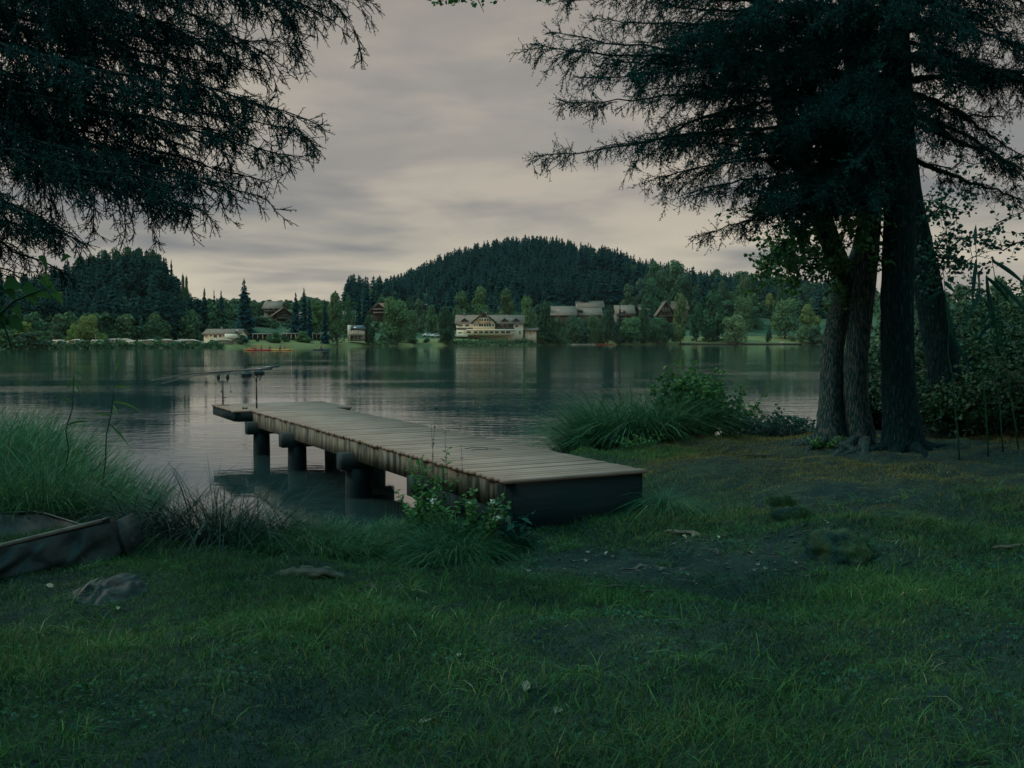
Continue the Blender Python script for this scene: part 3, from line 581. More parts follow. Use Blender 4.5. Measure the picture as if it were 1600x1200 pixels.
for i, (px, D, w, top, n, mm, lab) in enumerate((
    (1480, 17.0, 2.0, 560, 2600, 'leafdark', 'dark leafy bush right behind the leaning trunk'), (1545, 15.2, 1.8, 590, 2600, 'leafdark', 'dense dark bush between the reeds and the path'),
    (1620, 14.6, 1.9, 560, 2400, 'leafdark', 'dark bush at the outer end of the thicket'), (1440, 20.0, 1.9, 530, 2400, 'leafdark', 'green bush seen between the thick trunk and the leaning trunk'),
    (1580, 19.0, 2.8, 480, 3800, 'leafdark', 'tall green bush at the back of the thicket'), (1500, 21.0, 2.3, 500, 3000, 'leafdark', 'middle-height bush behind the thicket of reeds'),
    (1700, 17.0, 2.4, 480, 2200, 'leafdark', 'tall dark bush beyond the thicket'), (1368, 18.0, .9, 590, 1200, 'leafdark', 'small bush in the gap between the curved trunk and the thick trunk'),
    (1650, 26.0, 3.6, 430, 3800, 'leaf', 'broad tall shrub rising behind the reeds'))):
    x = (px-800)/F*D; z = gz1(x, D); h = 2+(HOR-top)/F*D-z; shrub('thicket_bush', lab, (x, D), w, w*.8, h/1.02, int(n*1.5), .075 if D < 18 else .10, 'thicket', t=(.0, .8), group=RB, sprigs=16, lump=10)
# ------------------------------------------------------------------ near spruces
def bough(pts, L0, gn, gb, rb=.03, step=.07, dens=95, nl=.019, nw=.0032, hang=.6, t0=.35, tipfill=1., sub=.055, wide=1., fan=1.4):
    """one drooping spruce bough along pts (world), side shoots of length up to L0 hanging from it"""
    pts = np.array(pts, float); seg = np.linalg.norm(np.diff(pts, axis=0), axis=1); cum = np.concatenate(([0], np.cumsum(seg))); T = cum[-1]
    def P(s): return np.stack([np.interp(s, cum, pts[:, k]) for k in range(3)], -1)
    u = np.linspace(0, T, 22); pp = P(u); pp[1:-1] += rng.normal(size=(20, 3))*.012; gb.tube(pp, np.linspace(rb, .004, 22), 6)
    A, B, tt = [], [], []
    ph = rng.random(3)*6.28
    m = int(T/step); sv = np.sort(rng.uniform(.02*T, T, m)); side = 1
    for s in sv:
        side = -side if rng.random() < .85 else side
        u = s/T; p = P(np.array([s]))[0]; d = nrm(P(np.array([min(T, s+.05)]))[0]-P(np.array([max(0, s-.05)]))[0])
        l = L0*(.30+.70*min(1, (1-u)*2.1))*rng.uniform(.35, 1.2)*(1 if u > .12 else .5)*(.72+.42*math.sin(s*5.5+ph[0])*math.sin(s*2.3+ph[1]))
        lat = nrm(np.cross(d, (0, 0, 1)))*side*wide*rng.uniform(.35, 1); k = max(3, int(l/.11))
        q = p.copy(); di = nrm(d*.75+lat*.7+np.array((0, 0, rng.uniform(-.25, .15))))
        for j in range(k):
            q2 = q+di*l/k; A.append(q); B.append(q2); tt.append(t0+rng.normal()*.1+.15*(j/k))
            nsub = rng.poisson(l/k/sub)
            for _ in range(nsub):
                v = rng.random(); c = q*(1-v)+q2*v; dd = nrm(di*.6+np.array((0, 0, -hang*rng.uniform(-.1, .9)))+rng.normal(size=3)*.5); ls = rng.uniform(.05, .13)*fan
                A.append(c); B.append(c+dd*ls); tt.append(t0+rng.normal()*.12+.1)
                if ls > .075*fan:
                    for sg in (-1, 1):
                        d3 = nrm(dd+nrm(np.cross(dd, di)+rng.normal(size=3)*.3)*sg*.9); c3 = c+dd*ls*rng.uniform(.25, .6); A.append(c3); B.append(c3+d3*ls*rng.uniform(.4, .7)); tt.append(t0+rng.normal()*.12+.15)
            di = nrm(di+np.array((0, 0, -hang*.42*rng.uniform(.3, 1.2)))+rng.normal(size=3)*.17); q = q2
    A, B, tt = np.array(A), np.array(B), np.array(tt)
    sticks(gb, A, B, .0035, .002, .3); needles(gn, A, B, dens, nl, nw, np.clip(tt, 0, 1)); 
    e = np.linspace(0, T*.999, int(T/.08)); needles(gn, P(e)[:-1], P(e)[1:], dens, nl, nw, t0)
def spruce_left():
    base = np.array((-7.3, 8.3, gz1(-7.3, 8.3)-.05)); o = empty('spruce_tree', base, 0, 'near spruce whose drooping boughs fill the sky over the grassy bank', 'spruce')
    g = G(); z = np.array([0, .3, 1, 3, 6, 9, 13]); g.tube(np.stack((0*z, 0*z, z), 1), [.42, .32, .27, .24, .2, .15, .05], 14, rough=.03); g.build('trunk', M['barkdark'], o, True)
    gn, gb = G(), G(); D0 = 8.3
    B_ = [ # start px,py ; control ; tip ; D at tip, L0
     ((-560, 60), (120, 60), (487, 178), 6.6, .95), ((-560, 120), (60, 190), (408, 303), 6.4, .85), ((-560, 0), (150, -60), (583, 8), 7.0, .95),
     ((-560, 140), (30, 215), (345, 300), 5.9, .80), ((-560, 180), (10, 240), (262, 322), 6.8, .75), ((-560, 250), (-120, 270), (140, 378), 6.2, .55), ((-560, 300), (-120, 330), (118, 420), 7.0, .5),
     ((-560, 40), (60, 60), (440, 60), 7.6, 1.0), ((-560, 20), (60, 10), (500, -60), 6.2, .9), ((-560, 90), (60, 130), (380, 230), 7.4, .9), ((-560, -60), (100, -140), (470, -110), 7.2, 1.),
     ((-560, 130), (-80, 150), (200, 240), 7.8, .8), ((-560, 200), (-200, 230), (60, 330), 6.0, .7), ((-560, 60), (-100, 40), (250, 120), 6.0, .9), ((-560, 0), (-100, -60), (200, 20), 6.8, .95), ((-560, 340), (-200, 350), (40, 440), 7.6, .5),
     ((-560, 100), (0, 110), (300, 170), 6.7, .85), ((-560, 150), (-150, 160), (110, 200), 7.2, .8), ((-560, -20), (0, -30), (350, 60), 8.2, 1.0)]
    B_ += [((-560, 20), (200, -90), (445, 95), 6.9, .9), ((-560, 20), (180, -60), (400, 110), 7.3, .9), ((-560, -40), (240, -150), (520, 40), 6.6, .9), ((-560, 80), (100, 150), (456, 212), 6.9, .85), ((-560, 110), (60, 170), (440, 245), 6.3, .8), ((-560, 150), (40, 210), (415, 275), 7.1, .8), ((-560, 180), (40, 240), (330, 318), 6.4, .7), ((-560, 30), (60, 40), (400, 105), 7.4, .9)]
    B_ = B_+[((a[0], a[1]), (c[0]+rng.uniform(-60, 60), c[1]+rng.uniform(-40, 40)), (t[0]-rng.uniform(20, 170), t[1]+rng.uniform(-45, 10)), D+rng.uniform(-.8, .8), L0*.85) for a, c, t, D, L0 in B_[::3]]
    for i, (a, c, t, D, L0) in enumerate(B_):
        a3 = at(a[0]+rng.uniform(-20, 20), a[1]-130, D0); a3 = np.array((base[0], base[1], a3[2])); c3, t3 = at(c[0], c[1], (D0+D)/2), at(t[0], t[1], D)
        u = np.linspace(0, 1, 14)[:, None]; q = a3*(1-u)**2+2*c3*u*(1-u)+t3*u*u
        bough(q[3:]+np.sin(np.linspace(0, 5, 11)+i)[:, None]*np.array((0, .05, .06)), L0*1.2, gn, gb, .022, .054, 84, .022, .0060, 1.15, .2, sub=.056, wide=.7)
    for k in range(26):                       # boughs out of the picture, above and behind
        a = rng.uniform(0, 6.283); zz = rng.uniform(3.6, 12); L_ = 3.6*(1-zz/15)
        e = base+np.array((math.cos(a)*L_, math.sin(a)*L_, zz-.8)); 
        if e[1] > 3 and e[0] > -6 and zz < 6: continue
        u = np.linspace(0, 1, 8)[:, None]; bough(base+np.array((0, 0, zz))*(1-u)+(e-base)*u, .8, gn, gb, .02, .12, 40, .03, .009, .7, .3, sub=.09)
    off = -base
    for q in (gn, gb):
        for k in range(len(q.v)): q.v[k] = q.v[k]+off
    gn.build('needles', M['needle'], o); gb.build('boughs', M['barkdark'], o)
spruce_left()
def limb(g, pts, rad, k=12, rough=.05, off=None):
    P = np.array(pts, float); u = np.linspace(0, 1, len(P)); uu = np.linspace(0, 1, len(P)*5)
    q = np.stack([np.interp(uu, u, P[:, i]) for i in range(3)], 1)
    for _ in range(6): q[1:-1] = (q[:-2]+q[1:-1]*2+q[2:])/4
    if off is not None: q = q-off
    r = np.interp(uu, u, rad); g.tube(q, r, k, rough=rough, t=.5); return q
def roots(o, g, n, r, off, a0=3.0, a1=6.4, L0=1.3):
    for k in range(n):
        a = a0+(a1-a0)*(k+.5)/n+rng.normal()*.12; L_ = L0*rng.uniform(.6, 1.3); uu = np.linspace(0, 1, 9); x = np.cos(a+uu*rng.normal()*.4)*(r*.5+uu*L_); y = np.sin(a+uu*rng.normal()*.4)*(r*.5+uu*L_)
        z = gz(x+off[0], y+off[1])-off[2]+.03*(1-uu)**3-.05*uu-.012; g.tube(np.stack((x, y, z), 1), np.interp(uu, [0, .3, 1], [r*.34, .055, .02]), 8, rough=.08)
def twigs(o_pts, n, L0, gl, gs, size, tcol, lf=14, down=.1, shape='round', up=.5):
    """short leafy twigs sprouting from points"""
    P = np.array(o_pts); i = rng.integers(0, len(P), n); A = P[i]; d = nrm(rng.normal(size=(n, 3))+np.array((0, 0, -down))); L_ = L0*rng.uniform(.4, 1.2, n)[:, None]
    B = A+d*L_; mid = A+d*L_*.5+rng.normal(size=(n, 3))*.05*L0; sticks(gs, A, mid, .006, .004); sticks(gs, mid, B, .004, .002)
    k = np.repeat(np.arange(n), lf); u = rng.uniform(.25, 1.05, len(k))[:, None]; Q = np.where(u < .5, A[k]*(1-2*u)+mid[k]*2*u, mid[k]*(2-2*u)+B[k]*(2*u-1))+rng.normal(size=(len(k), 3))*size*.55
    leaves(gl, Q, size*rng.uniform(.6, 1.2, len(k)), np.clip(tcol[0]+(tcol[1]-tcol[0])*rng.random(len(k)), 0, 1), up=up, shape=shape)
def crownmass(gl, c, r, n, size, t=(.05, .5), lumps=9, flat=.7):
    c = np.array(c, float); cs = c+nrm(rng.normal(size=(lumps, 3)))*rng.uniform(.2, .65, (lumps, 1))*np.array(r); k = rng.integers(0, lumps, n); d = nrm(rng.normal(size=(n, 3)))
    P = cs[k]+d*(rng.random((n, 1))**.4)*np.array(r)*.48; leaves(gl, P, size*rng.uniform(.6, 1.3, n), np.clip(t[0]+(t[1]-t[0])*rng.random(n), 0, 1), up=.5, shape='quad')
def bigtrees():
    D = 13.3
    def A(l, D_): return [at(px, py, D_+(dd[0] if dd else 0)) for px, py, *dd in l]
    # curved pale trunk with a limb leaning towards the lake
    tA = [at(1303, 712, 13.2), at(1300, 690, 13.2), at(1297, 655, 13.2), at(1300, 600, 13.25), at(1300, 540, 13.3), at(1315, 480, 13.4), at(1336, 430, 13.5), at(1352, 380, 13.7), at(1362, 300, 13.9), at(1366, 200, 14.1), at(1360, 80, 14.3), at(1350, -120, 14.6), at(1340, -500, 15)]
    b = tA[1].copy(); b[2] = gz1(b[0], b[1])-.03; tA[0] = b+(0, 0, -.1)
    o = empty('alder_tree', b, 0, 'pale barked tree whose curved trunk sends a limb leaning out over the lake', 'tree'); g = G(); limb(g, tA, [.29, .235, .17, .15, .15, .15, .155, .14, .13, .12, .11, .09, .03], 20, .035, b); roots(o, g, 4, .3, b, 2.6, 5.0, 1.2); g.build('trunk', M['bark'], o, True)
    g = G(); lm = A([(1330, 450), (1312, 415), (1293, 370), (1275, 320), (1243, 240), (1222, 160), (1205, 90), (1185, 0), (1150, -160), (1110, -330)], 13.45); q = limb(g, lm, [.13, .14, .145, .135, .13, .12, .11, .10, .07, .03], 14, .04, b); g.build('limb', M['bark'], o, True)
    gl, gs = G(), G(); pts = []
    for a, e in (((1318, 430), (1205, 395)), ((1300, 385), (1225, 330)), ((1290, 360), (1190, 420)), ((1275, 320), (1240, 400)), ((1250, 250), (1180, 330)), ((1355, 350), (1300, 250)), ((1360, 300), (1330, 380)), ((1245, 240), (1290, 190)), ((1362, 250), (1290, 290)), ((1215, 130), (1290, 60)), ((1205, 90), (1130, 60)), ((1330, 440), (1235, 425))):
        p = stemline(at(*a, 13.4), at(*e, 13.4+rng.uniform(-1.2, 1.0)), 9, -.1, .06)-b; gs.tube(p, np.linspace(.02, .006, 9), 5); pts += list(p[3:])
    twigs(pts, 460, .5, gl, gs, .062, (.15, .8), 15)
    for z, r_, n in ((9.5, 3.0, 3200), (13, 2.6, 2200)): crownmass(gl, tA[-1]*(1, 1, 0)-b*(1, 1, 0)+(-.8, 0, z), (r_, r_, 2.), n, .22)
    gl.build('leaves', M['leaf'], o); gs.build('twigs', M['barkdark'], o)
    # second curved trunk
    tB = A([(1352, 725), (1347, 700), (1340, 650), (1335, 590), (1343, 520), (1352, 440), (1360, 350), (1357, 260), (1345, 160), (1328, 0), (1318, -150), (1310, -500)], 13.1)
    b = tB[1].copy(); b[2] = gz1(b[0], b[1])-.03; tB[0] = b+(0, 0, -.1)
    o = empty('alder_tree', b, 0, 'dark tree with a slightly bowed trunk between the pale curved trunk and the thickest trunk', 'tree'); g = G(); limb(g, tB, [.29, .235, .18, .16, .15, .15, .155, .165, .16, .15, .12, .04], 20, .03, b); roots(o, g, 3, .3, b, 3.6, 5.6, 1.5); g.build('trunk', M['bark'], o, True)
    gl, gs = G(), G(); pts = []
    for a, e in (((1350, 240), (1300, 150)), ((1345, 150), (1400, 90)), ((1340, 100), (1270, 30)), ((1335, 60), (1400, 10)), ((1360, 330), (1385, 400)), ((1358, 300), (1340, 220))):
        p = stemline(at(*a, 13.1), at(*e, 13.1+rng.uniform(-1., 1.5)), 8, -.1, .05)-b; gs.tube(p, np.linspace(.022, .006, 8), 5); pts += list(p[3:])
    twigs(pts, 130, .5, gl, gs, .062, (.1, .65), 14)
    for z, r_, n in ((10, 3.2, 3200),): crownmass(gl, tB[-1]*(1, 1, 0)-b*(1, 1, 0)+(0, 0, z), (r_, r_, 3.), n, .22)
    gl.build('leaves', M['leaf'], o); gs.build('twigs', M['barkdark'], o)
    # leaning trunk behind
    tE = A([(1490, 700), (1487, 680), (1480, 600), (1466, 520), (1450, 450), (1438, 390), (1426, 320), (1416, 240), (1408, 120), (1405, 0), (1410, -300)], 15.6)
    b = tE[1].copy(); b[2] = gz1(b[0], b[1])-.03; tE[0] = b+(0, 0, -.1)
    o = empty('alder_tree', b, 0, 'tree leaning behind the thickest trunk with thin leafy branches against the sky', 'tree'); g = G(); limb(g, tE, [.36, .31, .26, .245, .22, .2, .17, .15, .13, .12, .05], 16, .03, b); g.build('trunk', M['barkdark'], o, True)
    gl, gs = G(), G(); pts = []
    for a, e in (((1440, 395), (1530, 400)), ((1440, 395), (1600, 330)), ((1430, 340), (1530, 290)), ((1425, 310), (1480, 330)), ((1420, 250), (1560, 250)), ((1455, 460), (1480, 350)), ((1412, 180), (1500, 120)), ((1410, 100), (1480, 40)), ((1530, 380), (1640, 370)), ((1440, 400), (1475, 420))):
        p = stemline(at(*a, 15.4), at(*e, 15+rng.uniform(-1., .8)), 9, .08, .05)-b; gs.tube(p, np.linspace(.016, .005, 9), 5); pts += list(p[3:])
    twigs(pts, 210, .5, gl, gs, .062, (.0, .5), 10); crownmass(gl, tE[-1]-b+(0, 0, 1), (2.6, 2.6, 2.), 1800, .22)
    gl.build('leaves', M['leafdark'], o); gs.build('twigs', M['barkdark'], o)
    # the spruce: thickest trunk and drooping boughs to both sides
    tC = A([(1412, 730), (1411, 705), (1409, 660), (1404, 600), (1401, 500), (1404, 400), (1408, 250), (1400, 100), (1396, 0), (1398, -300), (1398, -900), (1398, -1300)], 12.6)
    b = tC[1].copy(); b[2] = gz1(b[0], b[1])-.03; tC[0] = b+(0, 0, -.1)
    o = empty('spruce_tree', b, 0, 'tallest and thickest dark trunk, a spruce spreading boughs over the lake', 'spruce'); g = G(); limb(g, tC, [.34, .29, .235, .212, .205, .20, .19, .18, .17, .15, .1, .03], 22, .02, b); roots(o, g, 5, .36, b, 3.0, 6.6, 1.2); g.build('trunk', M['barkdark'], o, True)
    gn, gb = G(), G()
    LB = [((1395, 215), (1090, 190), (842, 243), 11.2, .95), ((1395, 95), (1080, 80), (828, 74), 10.6, 1.0), ((1395, 20), (1100, -20), (872, 12), 11.6, 1.0), ((1395, 300), (1240, 290), (1105, 378), 11.4, .75), ((1395, 170), (1100, 130), (890, 160), 12.6, 1.0), ((1395, 130), (1100, 100), (900, 120), 10.4, .9),
          ((1395, 240), (1150, 220), (1010, 300), 12.2, .9), ((1395, 260), (1180, 250), (1060, 325), 10.8, .8), ((1395, 60), (1120, 20), (930, 40), 12.8, 1.0), ((1395, -40), (1100, -90), (860, -50), 11.5, 1.0), ((1395, 280), (1260, 260), (1170, 330), 12.8, .8), ((1395, 200), (1220, 190), (1120, 260), 11.0, .8),
          ((1395, 110), (1210, 100), (1080, 150), 13.0, .9), ((1395, 30), (1200, 0), (1060, 60), 11.2, .9), ((1395, 220), (1280, 200), (1190, 280), 13.4, .9), ((1395, -20), (1180, -50), (1000, 0), 13.2, 1.), ((1395, 320), (1290, 310), (1215, 380), 13.2, .6), ((1395, 160), (1180, 150), (990, 215), 11.8, .95),
          ((1395, 180), (1250, 170), (1180, 240), 11.6, .9), ((1395, 60), (1250, 60), (1180, 120), 12.2, .9), ((1395, 130), (1280, 130), (1230, 200), 11.2, .9), ((1395, 250), (1290, 250), (1240, 330), 12.0, .8), ((1395, 70), (1150, 50), (960, 95), 12.0, 1.0), ((1395, 230), (1120, 200), (930, 235), 12.4, .8)]
    RB_ = [((1412, 50), (1520, 20), (1640, 90), 12.0, .9), ((1412, 100), (1540, 80), (1680, 170), 12.8, .9), ((1412, 190), (1520, 200), (1650, 310), 12.2, .65), ((1412, 150), (1500, 160), (1600, 250), 13.4, .6), ((1412, 0), (1520, -40), (1650, 20), 12.6, .9), ((1412, 60), (1480, 60), (1530, 140), 11.6, .8), ((1412, 240), (1500, 270), (1620, 330), 13.6, .4),
           ((1412, 10), (1500, 0), (1580, 60), 13.4, .9), ((1412, 120), (1600, 90), (1760, 200), 12.4, .9), ((1412, 170), (1460, 170), (1500, 240), 12.8, .6)]
    LB = LB+[(a, (c[0]+rng.uniform(-40, 60), c[1]+rng.uniform(-50, 50)), (t[0]+rng.uniform(25, 190), t[1]+rng.uniform(-40, 10)), min(13.4, Dd+rng.uniform(-.8, .8)), L0*.9) for a, c, t, Dd, L0 in LB]
    RB_ = RB_+[(a, (c[0]+rng.uniform(-30, 30), c[1]+rng.uniform(-50, 10)), (t[0]+rng.uniform(-60, 30), t[1]-rng.uniform(0, 80)), Dd+rng.uniform(-.6, .6), L0) for a, c, t, Dd, L0 in RB_[:6]+RB_[7:9]]
    RB_ += [((1400+rng.uniform(-5, 5), yy-60), (1400+dx*.5, yy-90), (1400+dx, yy), 10.9+rng.uniform(-.3, .6), .8) for yy, dx in ((40, -120), (60, 110), (110, -30), (150, 120), (180, -110), (220, 40), (260, -60), (300, -120), (20, 10), (90, 60), (330, -30), (200, -40))]
    for (a, c, t, Dd, L0) in LB+RB_:
        a3 = at(a[0], a[1], 12.6); c3, t3 = at(c[0], c[1], (12.6+Dd)/2), at(t[0], t[1], Dd); u = np.linspace(0, 1, 14)[:, None]; q = a3*(1-u)**2+2*c3*u*(1-u)+t3*u*u
        q[-3:, 2] += np.array((0, .02, .05)); bough(q+np.sin(np.linspace(0, 5, 14)+Dd*9)[:, None]*np.array((0, .08, .08)), L0*1.0, gn, gb, .035, .066, 54, .030, .0108, .85, .2, sub=.052, wide=.9, fan=1.9)
    for k in range(34):
        a = rng.uniform(0, 6.283); zz = rng.uniform(6.4, 16); L_ = 4.2*(1-zz/19); e = b+np.array((math.cos(a)*L_, math.sin(a)*L_, zz-.9)); u = np.linspace(0, 1, 8)[:, None]
        bough(b+np.array((0, 0, zz))*(1-u)+(e-b)*u, .9, gn, gb, .02, .12, 32, .04, .012, .7, .3, sub=.09)
    for q in (gn, gb):
        for k in range(len(q.v)): q.v[k] = q.v[k]-b
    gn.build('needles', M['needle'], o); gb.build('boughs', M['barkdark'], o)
bigtrees()
# ------------------------------------------------------------------ trees added out of view round the photographer to shade the bank, one branch tip shows at the top edge
def shade_trees():
    for k, (x, y, h, r, lab) in enumerate(((-2.8, -3.2, 9.5, 4.3, 'broad unseen tree added behind the lawn to shade it'), (4.2, -2.8, 9.0, 4.2, 'broad shade tree whose leafy branch tips hang over the middle of the lake view'), (.5, -9, 10, 5.5, 'tall unseen tree added for shade far behind the lawn'), (9.5, 3.2, 8.6, 3.8, 'unseen tree added for shade at the path side of the lawn'), (-8.8, 1.8, 8.5, 3.4, 'unseen tree added for shade on the lawn behind the near spruce'))):
        b = np.array((x, y, gz1(x, y)-.05)); o = empty('shade_tree', b, 0, lab, 'tree')
        g = G(); z = np.array([0, .4, 2, 4, 6, h]); g.tube(np.stack((.1*np.sin(z), 0*z, z), 1), [.42, .3, .26, .22, .16, .04], 12, rough=.04)
        for a in np.arange(6)*1.05+k: g.tube(stemline((0, 0, 3.6+a*.3), (math.cos(a)*r*.8, math.sin(a)*r*.8, 5.5+a*.5), 7, -.3, .08), np.linspace(.11, .02, 7), 7)
        g.build('trunk', M['bark'], o, True); gl = G(); crownmass(gl, (0, .0, h*.80), (r, r, h*.30), 5200, .26, lumps=14); crownmass(gl, (0, 0, h*.62), (r*1.1, r*1.1, 1.2), 2200, .24, lumps=12)
        if k == 1:
            gs = G(); pts = []
            for q0, q1 in (((1.0, 3.5), at(712, -20, 6.6)), ((1.2, 3.8), at(790, -30, 6.9)), ((1.6, 4.0), at(855, -18, 7.2)), ((1.3, 3.8), at(705, -16, 6.4)), ((1.3, 3.8), at(735, -20, 6.7))):
                p = stemline((q0[0]-x+.8, q0[1]-y, 4.6), np.array(q1)-b, 12, -.25, .03); gs.tube(p, np.linspace(.02, .003, 12), 5); pts.append(p[-1])
            twigs(pts, 34, .16, gl, gs, .036, (.1, .5), 9, down=.6); gs.build('twigs', M['barkdark'], o)
            p = stemline((0, 0, 4.4), (1.3-x+.5, 3.7-y, 4.7), 8, -.2, .05); g2 = G(); g2.tube(p, np.linspace(.09, .02, 8), 7); g2.build('limb', M['bark'], o, True)
        gl.build('leaves', M['leaf'], o)
    for k, (x, y, w, h) in enumerate(((-6, -6, 3.4, 2.8), (-1.5, -7.5, 3.6, 3), (4, -6.5, 3.6, 3), (9, -3.5, 3.4, 2.8), (-10.5, -2.5, 3.2, 2.8), (12.5, 2.5, 3.2, 2.6))):  # bushes added out of view to block low sky light from behind
        shrub('screen_bush', ('unseen bush added to block low sky behind the lawn '+('by the spruce', 'in the middle', 'by the second shade tree', 'towards the path', 'past the spruce', 'beyond the path')[k]), (x, y), w, w*.8, h, 1500, .24, 'leafdark', lump=9, sprigs=3, shape='quad')
shade_trees()
def hazel():
    b = np.array((-1.62, 2.30, gz1(-1.62, 2.3))); o = empty('hazel_sapling', b, 0, 'large fresh green leaves on a sapling twig close to the camera', 'sapling')
    D = 2.1; g = G(); top = at(-60, 560, D)-b; st = stemline((0, 0, 0), top, 8, 0, .01); g.tube(st, np.linspace(.012, .006, 8), 6)
    tw = [(-60, 560, D), (-10, 500, D), (22, 470, D), (52, 458, D), (72, 450, D)]; p = np.array([at(*q) for q in tw])-b; g.tube(p, [.006, .004, .003, .002, .0015], 5)
    g.tube(np.array([at(-30, 480, D), at(5, 505, D), at(16, 535, D), at(20, 552, D)])-b, [.003, .0025, .002, .001], 5); g.tube(np.array([at(-40, 400, D+.1), at(8, 515, D)])-b, [.002, .002], 5); g.build('stem', M['leafdark'], o, True)
    def leaf(px, py, px2, py2, w, t, dy=.0):
        a, e = at(px, py, D)-b, at(px2, py2, D+dy)-b; u = np.linspace(0, 1, 9)[:, None]; q = a*(1-u)+e*u+np.array((0, 0, .008))*np.sin(u*np.pi); L_ = np.linalg.norm(e-a)
        d = nrm(e-a); s = nrm(np.cross(d, (.1, 1, .3))); ww = (np.sin(np.pi*u**.8)**.9)*L_*w/2; fold = np.cross(s, d)*ww*.25
        gg = G(); v = np.stack((q-s*ww+fold, q, q+s*ww+fold), 1).reshape(-1, 3); i = np.arange(8)[:, None]*3; gg.add(v, np.vstack((i+np.array([[0, 1, 4, 3]]), i+np.array([[1, 2, 5, 4]]))), t); gg.build('leaf', M['leaf'], o, True)
    for q in ((72, 447, 70, 427, .5, .95), (71, 448, 59, 440, .6, .9), (73, 449, 84, 444, .45, .85), (74, 450, 89, 459, .4, .85), (72, 450, 82, 458, .4, .8), (80, 458, 98, 477, .5, .95), (50, 462, 82, 467, .45, .6), (40, 462, 57, 479, .7, .6), (5, 452, 34, 447, .8, .3),
              (34, 455, 57, 455, .8, .35), (3, 465, -40, 478, .6, .2), (25, 470, 5, 455, .6, .3), (18, 482, 34, 496, .8, .5), (10, 485, -28, 500, .6, .2), (8, 500, 38, 520, .7, .25), (12, 495, -10, 520, .7, .2), (60, 400, 74, 422, .45, .4), (0, 440, -30, 455, .7, .3), (95, 410, 112, 402, .4, .4)): leaf(*q)
hazel()
